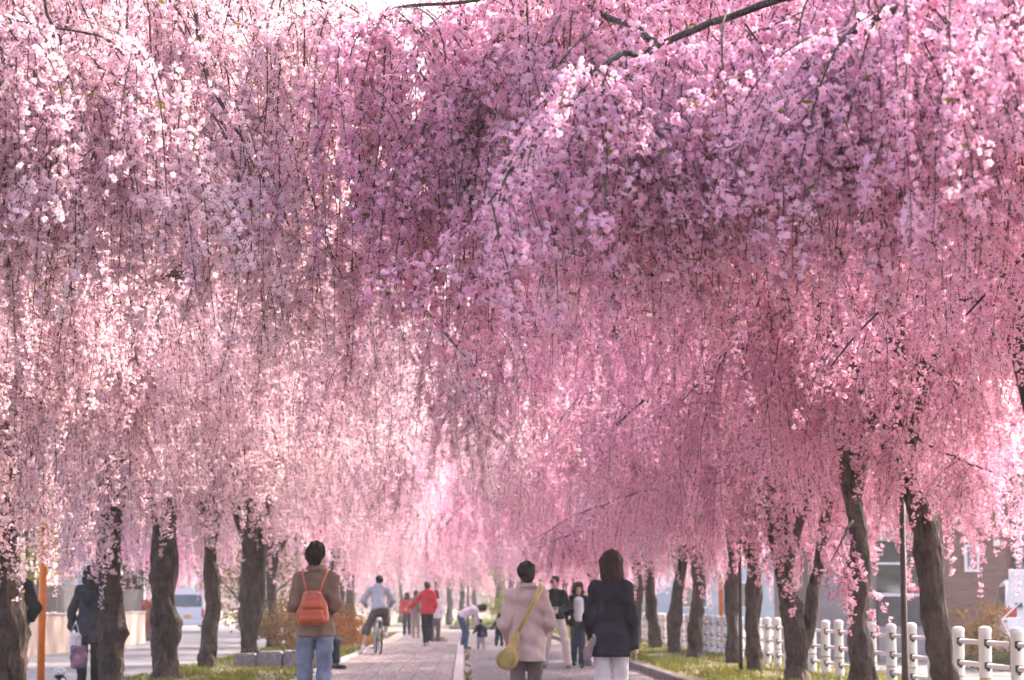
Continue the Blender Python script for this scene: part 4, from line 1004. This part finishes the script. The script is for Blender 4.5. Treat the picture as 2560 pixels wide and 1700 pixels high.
            if st == 'short': P_ += [('c', hd(0, -.05, -.02), hd(0, -.055, -.065), .072*S, .05*S)]
            if st == 'bob': P_ += [('c', hd(-.05, -.03, .02), hd(-.06, -.025, -.095), .055*S, .050*S), ('c', hd(.05, -.03, .02), hd(.064, -.025, -.10), .055*S, .050*S), ('c', hd(0, -.05, 0), hd(0, -.055, -.115), .075*S, .062*S), ('e', hd(0, -.02, .05), (.098*S, .105*S, .092*S)), ('e', hd(.01, -.03, -.045), (.102*S, .092*S, .085*S))]
            if st == 'updo': P_ += [('e', hd(0, -.085, .05), (.06*S, .05*S, .065*S)), ('e', hd(.015, -.03, .09), (.06*S, .06*S, .045*S)), ('c', hd(0, -.05, -.03), hd(0, -.06, -.085), .058*S, .036*S)]
            if st == 'cap': P_ = [('e', hd(0, -.008, .035), (.086*S, .1*S, .088*S)), ('c', hd(0, -.045, -.02), hd(0, -.05, -.05), .06*S, .05*S)]
            ph = random.Random(len(label)).uniform(0, 6)
            smesh('hair', m, t, P_, min(h, .012), k=.03*S, subs=[(hd(0, .105, -.055), (.066*S, .075*S, .105*S))], disp=lambda X, Y_, Z: .0045*np.sin(95*X + 60*Y_ + 9*Z + ph) + .005*np.sin(41*X - 70*Y_ + 16*Z) + .006*np.sin(23*X + 31*Z + ph))
    return t, J, S
G = -.10   # asphalt level
A0 = lambda p, Y, z=0.0: (p, Y, z)

# the woman in the brown coat with the orange backpack
p1, J, S = person('person in brown coat and light jeans carrying an orange backpack', (-1.37, 22.0, 0), R(-3), 1.665,
    dict(elL=V3(-.195, -.05, 1.075), elR=V3(.19, -.05, 1.085), wrL=V3(-.11, .19, 1.04), wrR=V3(.10, .2, 1.06), knL=V3(-.10, .05, .47), anL=V3(-.095, .06, .085), knR=V3(.085, .03, .47), anR=V3(.09, -.16, .11)),
    [('trousers', 'jeans', dict(th=.014)), ('coat', 'coat_brown', dict(hem=.80, flare=.182, th=.022, collar=True)), ('shoes', 'shoe_black'), ('hair', 'hair_dark', dict(style='updo'))], h=.0115, yaw=R(-18), nod=R(-6))
bp = thing('backpack', 'orange leather backpack worn over the brown coat', 'backpack', (-1.37, 22.0, 0), R(-3))
smesh('bag_body', M['orange_leather'], bp, [('c', (-w_, -.2 - d_, z_), (w_, -.2 - d_, z_), r_, r_) for (w_, d_, z_, r_) in ((.092, .018, .955, .048), (.092, .016, .99, .052), (.085, .012, 1.03, .054), (.074, .008, 1.075, .053), (.062, .003, 1.12, .05), (.052, -.002, 1.16, .045), (.05, -.005, 1.195, .036))], .009, k=.03, clips=[((0, 0, .915), (0, 0, -1))], disp=folds(.005, 1.4, 4))
smesh('flap', M['orange_leather'], bp, [('c', (-.07, -.268, 1.085), (.07, -.268, 1.085), .022, .022), ('c', (-.06, -.262, 1.115), (.06, -.262, 1.115), .02, .02)], .007, k=.02)
smesh('front_pocket', M['orange_leather'], bp, [('c', (-.085, -.27, .975), (.085, -.27, .975), .032, .032), ('c', (-.075, -.267, 1.03), (.075, -.267, 1.03), .03, .03)], .008, k=.03)
for sx in (-1, 1):
    b = MB(); b.tube([(sx*.05, -.20, 1.20), (sx*.075, -.175, 1.27), (sx*.105, -.12, 1.365), (sx*.12, -.02, 1.425), (sx*.125, .08, 1.36), (sx*.12, .14, 1.2)], .009, 8); b.build('strap', M['orange_leather'], bp, smooth=True)
    b = MB(); b.lathe([(.004, -.012), (.012, -.006), (.012, .006), (.004, .012)], 10); b.build('ring', M['chrome'], bp, (sx*.06, -.235, 1.205), True)
b = MB(); b.tube([(-.045, -.21, 1.2), (-.03, -.235, 1.175), (0, -.25, 1.165), (.03, -.235, 1.175), (.045, -.21, 1.2)], .007, 8); b.build('drawstring', M['orange_leather'], bp, smooth=True)

# the woman in the pink coat with the yellow bag
person('person with short dark hair in pale pink coat and taupe trousers', (.595, 22.4, G), R(2), 1.605,
    dict(elL=V3(-.225, -.04, 1.05), elR=V3(.23, -.03, 1.06), wrL=V3(-.19, .12, .92), wrR=V3(.17, .15, .95), knL=V3(-.085, .04, .47), knR=V3(.085, .04, .47), anL=V3(-.085, .02, .085), anR=V3(.085, -.06, .09)),
    [('trousers', 'taupe', dict(th=.016)), ('coat', 'coat_pink', dict(hem=.69, flare=.185, th=.026, collar=True)), ('shoes', 'shoe_black'), ('hair', 'hair_dark', dict(style='short'))], h=.0115, yaw=R(-6), nod=R(4))
yb = thing('shoulder_bag', 'yellow slouchy shoulder bag on a long strap across the pink coat', 'bag', (.595, 22.4, G))
smesh('bag_body', M['yellow_leather'], yb, [('e', (-.185, -.215, .70), (.105, .05, .085)), ('c', (-.195, -.21, .67), (-.12, -.2, .88), .075, .026, .6), ('c', (-.11, -.195, .86), (-.095, -.19, .95), .03, .018)], .009, k=.04, disp=folds(.004, 1.3, 8))
b = MB()
for w_ in (-.012, .012): b.tube([(-.10 + w_, -.195, .93), (-.03 + w_, -.20, 1.06), (.05 + w_, -.19, 1.20), (.12 + w_, -.12, 1.335), (.135 + w_, -.02, 1.40), (.12 + w_, .09, 1.33), (.0, .17, 1.1)], .012, 8)
b.build('strap', M['yellow_leather'], yb, smooth=True)
b = MB(); b.tube([(-.26, -.262, .72), (-.20, -.278, .80), (-.14, -.262, .80), (-.12, -.262, .70), (-.16, -.272, .64)], .005, 6); b.build('seam', M['yellow_leather'], yb, smooth=True)

# the woman in the dark coat
person('person with bobbed dark hair in navy coat and white trousers', (1.385, 22.3, G), R(-2), 1.685,
    dict(elL=V3(-.20, -.03, 1.06), elR=V3(.195, -.04, 1.06), wrL=V3(-.18, .10, .86), wrR=V3(.22, .0, .80), knL=V3(-.08, .03, .47), knR=V3(.085, .06, .48), anL=V3(-.08, -.03, .085), anR=V3(.085, .08, .085)),
    [('trousers', 'white_cloth', dict(th=.018)), ('coat', 'coat_navy', dict(hem=.70, flare=.18, th=.022, collar=True, fold=.007)), ('shoes', 'shoe_black'), ('hair', 'hair_brown', dict(style='bob'))], h=.0115, yaw=R(8))
hb = thing('handbag', 'small patterned fringed bag hanging beside the navy coat', 'bag', (1.385 - .20, 22.3, G))
smesh('bag_body', M['check_cloth'], hb, [('c', (-.03, -.06, .76), (.04, -.06, .88), .042, .03, .6), ('c', (-.02, -.06, .72), (-.04, -.06, .70), .035, .03)], .008, k=.02, disp=folds(.004, 2, 3))
b = MB(); b.tube([(.035, -.06, .88), (.02, .02, .93), (.0, .07, .93)], .007, 6); b.build('strap', M['shoe_black'], hb)
for q in range(5):
    b = MB(); b.tube([(-.06 + q*.016, -.06, .69), (-.065 + q*.017, -.06, .63)], .006, 5); b.build('tassel', M['shoe_black'], hb)

# couple walking towards the camera
person('person in black jacket and cream trousers holding a small camera', (1.74, 45.3, G), math.pi, 1.74,
    dict(elL=V3(-.27, .0, 1.09), elR=V3(.27, .0, 1.09), wrL=V3(-.05, .22, 1.03), wrR=V3(.05, .22, 1.03), knL=V3(-.19, .08, .47), anL=V3(-.235, .06, .085), knR=V3(.15, .02, .47), anR=V3(.20, -.08, .085)),
    [('trousers', 'cream_cloth', dict(th=.022)), ('jacket', 'black_cloth', dict(hem=.88, flare=.175, th=.03)), ('shoes', 'taupe'), ('hair', 'hair_dark', dict(style='cap'))], h=.018, nod=R(12))
cm = MB(); cm.box(-.055, .055, -.02, .02, -.035, .035, bev=.008); cmo = cm.build('compact_camera', M['chrome'], None, (1.74, 45.3 - .29, G + 1.12))
tag(cmo, 'small silver camera held by the person in cream trousers', 'camera')
b = MB(); b.tube([(0, -.015, 0), (0, -.045, 0)], .022, 12); b.build('lens', M['dark_metal'], cmo)
person('person in open black coat over white top and dark jeans', (2.2, 45.6, G), math.pi + R(4), 1.62,
    dict(elL=V3(-.235, -.02, 1.06), elR=V3(.235, -.02, 1.06), wrL=V3(-.24, .08, .84), wrR=V3(.25, .02, .84), knL=V3(-.06, .08, .47), anL=V3(-.045, .14, .085), knR=V3(.075, -.02, .47), anR=V3(.07, -.2, .12)),
    [('trousers', 'dark_jeans', dict(th=.014)), ('coat', 'black_cloth', dict(hem=.80, flare=.185, th=.022, inner='white_cloth')), ('shoes', 'shoe_black'), ('hair', 'hair_brown', dict(style='bob'))], h=.018)

# mother and toddler on the asphalt
person('person in white top and blue jeans bending down to hold a toddler by the hand', (.02, 65, G), R(-80), 1.6,
    dict(pelvis=V3(0, -.10, .90), waist=V3(0, .02, 1.0), chest=V3(0, .22, 1.09), neck=V3(0, .38, 1.13), head=V3(0, .51, 1.13), shL=V3(-.16, .31, 1.10), shR=V3(.16, .31, 1.10), elL=V3(-.17, .34, .84), elR=V3(.17, .36, .84), wrL=V3(-.08, .42, .60), wrR=V3(.08, .46, .60),
         hiL=V3(-.085, -.10, .86), hiR=V3(.085, -.10, .86), knL=V3(-.085, .02, .46), knR=V3(.085, .06, .46), anL=V3(-.085, -.06, .085), anR=V3(.085, .02, .085)),
    [('trousers', 'blue_jeans', dict(th=.014)), ('shirt', 'white_cloth', dict(hem=.9, flare=.15, th=.014)), ('shoes', 'shoe_black'), ('hair', 'hair_dark', dict(style='bob'))], h=.02, nod=R(70))
TOD = dict(head=V3(0, .02, 1.46), neck=V3(0, 0, 1.25), chest=V3(0, 0, 1.08), waist=V3(0, 0, .84), pelvis=V3(0, 0, .70), shL=V3(-.2, 0, 1.16), shR=V3(.2, 0, 1.16), elL=V3(-.30, .05, .93), elR=V3(.27, -.02, .90), wrL=V3(-.42, .12, .83), wrR=V3(.29, .06, .68), hiL=V3(-.1, 0, .64), hiR=V3(.1, 0, .64), knL=V3(-.13, .02, .36), knR=V3(.13, .02, .36), anL=V3(-.15, 0, .1), anR=V3(.15, 0, .1))
person('toddler in navy shirt and pale trousers held by the hand', (.47, 64.6, G), 0, .86, TOD, [('trousers', 'lilac_cloth', dict(th=.03)), ('shirt', 'navy_cloth', dict(hem=.62, flare=.2, th=.03)), ('shoes', 'taupe'), ('hair', 'hair_dark', dict(style='short'))], h=.016, stocky=1.35)
person('small child in dark blue clothes beyond the pink coat', (1.03, 68.5, G), R(20), 1.0, TOD, [('trousers', 'navy_cloth', dict(th=.03)), ('shirt', 'navy_cloth', dict(hem=.62, flare=.2, th=.03)), ('shoes', 'shoe_black'), ('hair', 'hair_dark', dict(style='short'))], h=.018, stocky=1.25)

# the man in the red jacket and the walkers beyond
person('person in red jacket and black trousers stepping along the brick walk', (-.98, 64, 0), R(12), 1.72,
    dict(elL=V3(-.30, .06, 1.10), wrL=V3(-.46, .16, .98), elR=V3(.21, -.04, 1.07), wrR=V3(.19, .08, .9), knL=V3(-.06, .10, .48), anL=V3(-.03, .04, .085), knR=V3(.06, .02, .47), anR=V3(.02, -.22, .13)),
    [('trousers', 'black_cloth', dict(th=.016)), ('jacket', 'red_cloth', dict(hem=.82, flare=.185, th=.034, hood=True)), ('shoes', 'white_cloth'), ('hair', 'hair_dark', dict(style='cap'))], h=.02)
person('person in pale jacket hidden behind the red jacket', (-.86, 72, 0 if 72 < 70 else G), R(0), 1.62, dict(), [('trousers', 'taupe'), ('jacket', 'white_cloth', dict(hem=.8, th=.03)), ('shoes', 'shoe_black'), ('hair', 'hair_brown', dict(style='bob'))], h=.024)
person('person in red top and dark trousers far down the brick walk', (-2.22, 93, G), R(8), 1.66, dict(elL=V3(-.26, .05, 1.08), elR=V3(.28, .05, 1.12), wrR=V3(.40, .12, 1.2)), [('trousers', 'navy_cloth'), ('shirt', 'red_cloth', dict(hem=.85, th=.02)), ('shoes', 'shoe_black'), ('hair', 'hair_brown', dict(style='bob'))], h=.026)
person('person in tan clothes with dark vest far down the brick walk', (-1.75, 87, G), R(-5), 1.72, dict(elL=V3(-.25, .05, 1.08), wrL=V3(-.12, .18, 1.0)), [('trousers', 'tan_cloth', dict(th=.022)), ('shirt', 'tan_cloth', dict(hem=.85, th=.02)), ('vest', 'taupe', dict(hem=.87, th=.028)), ('shoes', 'shoe_black'), ('hair', 'hair_dark', dict(style='cap'))], h=.026)

# someone sitting on the stone blocks, mostly behind the brown coat
person('person in dark clothes sitting on the granite seat blocks', (-2.62, 41.3, 0), R(-95), 1.65,
    dict(pelvis=V3(0, -.02, .46), waist=V3(0, -.03, .60), chest=V3(0, .0, .82), neck=V3(0, .02, .98), head=V3(0, .06, 1.11), shL=V3(-.165, .02, .91), shR=V3(.165, .02, .91), elL=V3(-.22, .03, .66), elR=V3(.22, .03, .66), wrL=V3(-.10, .24, .58), wrR=V3(.10, .24, .58),
         hiL=V3(-.085, .0, .44), hiR=V3(.085, .0, .44), knL=V3(-.10, .40, .47), knR=V3(.10, .40, .47), anL=V3(-.12, .36, .085), anR=V3(.10, .44, .085)),
    [('trousers', 'navy_cloth', dict(th=.02, to=.85)), ('coat', 'navy_cloth', dict(hem=.42, th=.024)), ('shoes', 'shoe_black'), ('hair', 'hair_dark', dict(style='short'))], h=.018)

# people on the street at the left
person('person in long dark coat carrying bags behind the tall straight trunk', (-5.33, 34.0, -.08), R(6), 1.72,
    dict(elL=V3(-.24, -.02, 1.05), wrL=V3(-.25, .05, .82), wrR=V3(.24, .06, .84)), [('trousers', 'black_cloth'), ('coat', 'patch_coat', dict(hem=.62, flare=.22, th=.03)), ('shoes', 'shoe_black'), ('hair', 'hair_dark', dict(style='bob'))], h=.016)
def carrier(label, x, y, z, w_, hgt, m):
    b_ = thing('shopping_bag', label, 'bag', (x, y, z))
    smesh('bag_body', m, b_, [('c', (-w_*.5 + .04, 0, z_), (w_*.5 - .04, 0, z_), .042, .042, .8) for z_ in np.linspace(.03, hgt - .03, 5)], .01, k=.05, disp=folds(.005, 1.2, 2))
    for s in (-1, 1):
        h_ = MB(); h_.tube([(s*.05, 0, hgt - .02), (s*.03, 0, hgt + .10), (0, 0, hgt + .14)], .005, 6); h_.build('handle', m, b_)
carrier('navy and pink printed shopping bag hanging low by the dark coat', -5.43, 33.7, .22, .22, .30, M['print'])
carrier('white shopping bag held above the printed bag', -5.50, 33.8, .42, .15, .28, M['white_cloth'])
person('person in black jacket and rose trousers behind the thick dark trunk', (-5.29, 28.0, -.08), R(-10), 1.74,
    dict(elL=V3(-.26, -.02, 1.06), elR=V3(.28, -.04, 1.08), wrR=V3(.16, .16, .98)), [('trousers', 'rose_cloth', dict(th=.03)), ('jacket', 'black_cloth', dict(hem=.86, th=.034)), ('shoes', 'shoe_black'), ('hair', 'hair_dark', dict(style='cap'))], h=.016)
# little dog
dg = thing('dog', 'small white fluffy dog in navy coat sitting on the street', 'dog', (-5.34, 31.6, -.08), 0)
D = [('e', (0, 0, .31), (.062, .06, .058)), ('c', (0, -.05, .295), (0, -.085, .285), .032, .022), ('e', (-.062, .01, .31), (.022, .018, .045)), ('e', (.062, .01, .31), (.022, .018, .045)), ('c', (0, .02, .27), (0, .05, .20), .045, .06),
     ('c', (0, .04, .2), (0, .11, .10), .075, .085), ('c', (-.04, -.01, .19), (-.045, -.03, .02), .026, .02), ('c', (.04, -.01, .19), (.045, -.03, .02), .026, .02), ('c', (-.075, .10, .07), (-.085, .02, .02), .04, .022), ('c', (.075, .10, .07), (.085, .02, .02), .04, .022), ('c', (0, .18, .1), (0, .25, .2), .022, .016)]
smesh('body', M['fur'], dg, D, .009, k=.02, disp=lambda X, Y_, Z: .004*np.sin(120*X + 50*Z)*np.sin(110*Z + 70*Y_))
smesh('dog_coat', M['navy_cloth'], dg, [('c', (0, .02, .235), (0, .05, .18), .062, .078), ('c', (0, .05, .18), (0, .10, .12), .085, .098)], .01, k=.02)
b = MB(); b.lathe([(.002, -.008), (.010, -.004), (.010, .004), (.002, .008)], 8); b.build('nose', M['eye'], dg, (0, -.106, .29), True)
for s in (-1, 1):
    b = MB(); b.lathe([(.002, -.008), (.009, -.004), (.009, .004), (.002, .008)], 8); b.build('eye', M['eye'], dg, (s*.026, -.055, .325), True)

# ------------------------------------------------------------------ cyclist
BX, BY = -1.86, 53.2
bk = thing('bicycle', 'white framed city bicycle held upright under the grey hooded rider', 'bicycle', (BX, BY, 0), R(8))
def wheel(y):
    wh = MB(); vs_ = []
    n = 36; rr_ = .33; tr = .018
    def ring(R0, r0, name, m, parent):
        mb_ = MB(); N2 = 8; vv = []
        for i in range(n):
            a = 6.2832*i/n
            for k in range(N2):
                q = 6.2832*k/N2; rad = R0 + r0*math.cos(q); vv.append((r0*math.sin(q), y + rad*math.cos(a), .35 + rad*math.sin(a)))
        ff = [(i*N2+k, i*N2+(k+1) % N2, ((i+1) % n)*N2+(k+1) % N2, ((i+1) % n)*N2+k) for i in range(n) for k in range(N2)]
        mb_.add(vv, ff); return mb_.build(name, m, parent, smooth=True)
    hub = MB(); hub.tube([(-.05, y, .35), (.05, y, .35)], .022, 10); w_ = hub.build('wheel', M['chrome'], bk)
    ring(.33, .02, 'tyre', M['rubber'], w_); ring(.308, .011, 'rim', M['chrome'], w_)
    for i in range(18):
        a = 6.2832*i/18; s = MB(); s.tube([((-1)**i*.03, y, .35), (0, y + .305*math.cos(a), .35 + .305*math.sin(a))], .0016, 3); s.build('spoke', M['chrome'], w_)
wheel(0); wheel(1.05)
f = MB()
for a, b_, r0 in [((0, .43, .28), (0, .26, .78), .018), ((0, .43, .28), (0, .88, .66), .02), ((0, .30, .66), (0, .86, .80), .017), ((0, .85, .88), (0, .90, .62), .02)]: f.tube([a, b_], r0, 10)
for s in (-1, 1):
    f.tube([(s*.05, 0, .35), (s*.03, .43, .28)], .011, 8); f.tube([(s*.05, 0, .35), (s*.02, .27, .72)], .009, 8); f.tube([(s*.05, 1.05, .35), (s*.03, .90, .62)], .012, 8)
f.build('frame', M['concrete'], bk, smooth=True)
smesh('saddle', M['shoe_black'], bk, [('c', (-.05, .16, .87), (.05, .16, .87), .045, .045), ('c', (0, .18, .875), (0, .36, .88), .04, .022)], .01, k=.03)
b = MB(); b.tube([(0, .26, .76), (0, .24, .85)], .013, 8); b.build('seat_post', M['chrome'], bk)
b = MB(); b.tube([(0, .86, .86), (0, .83, 1.02)], .014, 8); b.tube([(-.29, .66, 1.06), (-.20, .80, 1.06), (0, .83, 1.02), (.20, .80, 1.06), (.29, .66, 1.06)], .011, 8); b.build('handlebar', M['chrome'], bk, smooth=True)
for s in (-1, 1):
    b = MB(); b.tube([(s*.292, .655, 1.06), (s*.30, .56, 1.055)], .016, 8); b.build('grip', M['rubber'], bk)
b = MB(); vv = []
for i in range(13):
    a = R(10 + 150*i/12); vv.append((0, .375*math.cos(a), .35 + .375*math.sin(a)))
b.tube(vv, .028, 6); b.build('mudguard', M['dark_metal'], bk, smooth=True)
b = MB(); b.box(-.06, .06, -.34, .12, .735, .75, bev=.005); b.tube([(-.04, -.02, .74), (-.05, 0, .36)], .006, 5); b.tube([(.04, -.02, .74), (.05, 0, .36)], .006, 5); b.build('carrier_rack', M['chrome'], bk)
b = MB(); b.box(-.03, .03, -.42, -.39, .50, .55, bev=.006); b.build('reflector', M['red_lens'], bk)
b = MB(); b.tube([(-.09, .43, .28), (.09, .43, .28)], .012, 8); b.tube([(.08, .43, .28), (.08, .52, .42)], .01, 6); b.tube([(-.08, .43, .28), (-.08, .34, .14)], .01, 6)
b.tube([(.055, .43, .28), (.065, .43, .28)], .09, 20); b.box(.08, .19, .48, .57, .41, .435, bev=.005); b.box(-.19, -.08, .29, .38, .125, .15, bev=.005); b.build('crank', M['dark_metal'], bk)
# the rider sits on the saddle, left foot on the kerb, right foot on the pedal
person('person in grey hooded top and knee shorts astride the bicycle', (BX - .03, BY + .27, 0), R(8), 1.72,
    dict(pelvis=V3(.0, -.04, .96), waist=V3(-.02, .02, 1.10), chest=V3(-.03, .12, 1.29), neck=V3(-.02, .18, 1.44), head=V3(.02, .22, 1.575), shL=V3(-.195, .13, 1.37), shR=V3(.15, .13, 1.37), elL=V3(-.33, .16, 1.16), elR=V3(.30, .15, 1.15), wrL=V3(-.26, .36, 1.05), wrR=V3(.27, .36, 1.05),
         hiL=V3(-.10, -.03, .90), hiR=V3(.10, -.02, .90), knL=V3(-.27, .04, .53), anL=V3(-.36, -.10, .165), knR=V3(.17, .30, .70), anR=V3(.16, .24, .44)),
    [('shorts', 'shorts_grey', dict(th=.03)), ('jacket', 'grey_hoodie', dict(hem=.95, flare=.165, th=.03, hood=True)), ('shoes', 'white_cloth'), ('hair', 'hair_dark', dict(style='cap'))], h=.016, yaw=R(-25), nod=R(10))

# ------------------------------------------------------------------ vehicles
def extrude_profile(prof, half, mbx, mi=0, inset=.0):
    n = len(prof); v = [(x, -half, z) for x, z in prof] + [(x, half, z) for x, z in prof]
    mbx.add(v, [tuple(range(n)), tuple(range(2*n-1, n-1, -1))] + [(i, i + n, (i+1) % n + n, (i+1) % n) for i in range(n)], mi)
def car_body(prof, half, m, name, parent, tuck=.10, belt=.95):
    bm = bmesh.new(); b = MB(); extrude_profile(prof, half, b)
    me = b.mesh(name); bm.from_mesh(me); bmesh.ops.recalc_face_normals(bm, faces=bm.faces[:])
    for v in bm.verts:
        if v.co.z > belt: v.co.y *= 1 - tuck * (v.co.z - belt) / .7
    bmesh.ops.bevel(bm, geom=[e for e in bm.edges], offset=.05, segments=3, affect='EDGES', clamp_overlap=True)
    bm.to_mesh(me); bm.free(); smooth_by_angle(me, 50); return obj(name, me, parent, mats=m)
def road_wheel(parent, x, y, r_):
    b_ = MB(); b_.tube([(x, y - .09, r_), (x, y + .09, r_)], r_, 24); w_ = b_.build('wheel', M['rubber'], parent)
    b_ = MB(); b_.tube([(x, y - .1, r_), (x, y + .1, r_)], r_*.6, 16); b_.build('rim', M['chrome'], w_)
# kei van seen from behind (its length runs along the street: profile built along x, turned by 90 degrees)
kv = thing('parked_van', 'white box van with yellow number plate seen from behind', 'van', (-12.05, 104, -.08), R(90) + R(5))
car_body([(0, .30), (3.3, .30), (3.35, .85), (3.05, 1.05), (2.75, 1.80), (2.4, 1.89), (.2, 1.89), (.04, 1.55), (-.03, .95), (-.04, .5)], .735, M['car_white'], 'body', kv)
b = MB(); b.box(-.055, .05, -.60, .60, 1.10, 1.62, bev=.02)
for i, v in enumerate(b.v):
    b.v[i] = (v[0] + (v[2] - 1.05)*.16, v[1], v[2])
b.build('rear_window', M['glass'], kv)
b = MB(); b.box(-.075, -.045, -.165, .165, .58, .745, bev=.006); b.build('number_plate', M['amber'], kv)
for s in (-1, 1):
    b = MB(); b.box(-.06, .04, s*.66 - .06, s*.66 + .06, .62, 1.0, bev=.02); b.build('tail_light', M['red_lens'], kv)
b = MB(); b.box(-.10, .1, -.70, .70, .30, .50, bev=.04); b.build('bumper', M['car_white'], kv)
b = MB(); b.tube([(-.07, 0, 1.06), (-.05, .35, 1.12)], .008, 6); b.build('wiper', M['dark_metal'], kv)
for x in (.55, 2.75):
    for s in (-1, 1): road_wheel(kv, x, s*.66, .28)
# white hatchback by the brick house, seen from its side with the tail to the left
hc = thing('parked_car', 'white hatchback car parked before the brick house behind a white board', 'car', (10.86, 43.9, -.11), R(82))
car_body([(0, .35), (3.5, .32), (3.6, .80), (2.75, .98), (2.1, 1.60), (1.6, 1.68), (.55, 1.66), (.12, 1.15), (-.02, .95), (-.04, .5)], .80, M['car_white'], 'body', hc)
b = MB(); b.add([(.10, -.60, 1.16), (.10, .60, 1.16), (.46, .56, 1.58), (.46, -.56, 1.58), (.06, -.60, 1.18), (.06, .60, 1.18), (.42, .56, 1.61), (.42, -.56, 1.61)], [(4,5,6,7),(0,3,2,1),(0,1,5,4),(1,2,6,5),(2,3,7,6),(3,0,4,7)]); b.build('rear_window', M['glass'], hc)
for s in (-1, 1):
    b = MB(); b.add([(.42, s*.805, 1.12), (1.25, s*.805, 1.10), (1.25, s*.735, 1.56), (.70, s*.735, 1.56)], [(0, 1, 2, 3)]); b.build('side_window', M['glass'], hc)
    b = MB(); b.add([(1.32, s*.805, 1.10), (2.35, s*.805, 1.08), (2.0, s*.735, 1.54), (1.32, s*.735, 1.56)], [(0, 1, 2, 3)]); b.build('side_window', M['glass'], hc)
    b = MB(); b.box(-.05, .26, s*.70 - .12, s*.70 + .12, .98, 1.16, bev=.03); b.build('tail_light', M['red_lens'], hc)
    for x in (.65, 2.85): road_wheel(hc, x, s*.74, .30)
b = MB(); b.box(-.1, .1, -.75, .75, .38, .58, bev=.04); b.build('bumper', M['car_white'], hc)
# blank white board on crossed legs
bd = thing('notice_board', 'blank white board on a crossed white stand by the parked car', 'board', (9.92, 41.8, -.11), R(3))
b = MB(); b.box(-.28, .85, -.02, .02, 1.24, 1.83, bev=.012); b.build('panel', M['white_paint'], bd)
for a, c in [((-.42, 0, .95), (.0, .04, .05)), ((-.1, 0, 1.24), (-.42, 0, .95)), ((.05, 0, 1.24), (-.25, .02, .55)), ((-.42, 0, .95), (-.02, .02, .98)), ((-.02, 0, 1.24), (-.05, .04, .0)), ((.8, 0, 1.24), (.8, .04, .0)), ((-.30, .02, .70), (-.04, .02, .62))]:
    b = MB(); b.tube([a, c], .014, 8); b.build('strut', M['white_paint'], bd)

# ------------------------------------------------------------------ the air
hz = MB(); hz.box(-310, 310, -70, 570, -1.2, 17)
hzm, hn, hl, hp = new_mat('haze'); hn.remove(hp)
pv = hn.new('ShaderNodeVolumePrincipled'); pv.inputs['Color'].default_value = (0.95, 0.90, 0.93, 1); pv.inputs['Density'].default_value = HAZE; pv.inputs['Anisotropy'].default_value = 0.45
hl.new(pv.outputs[0], hn['Material Output'].inputs['Volume'])
hz.build('haze', hzm, kind='stuff')
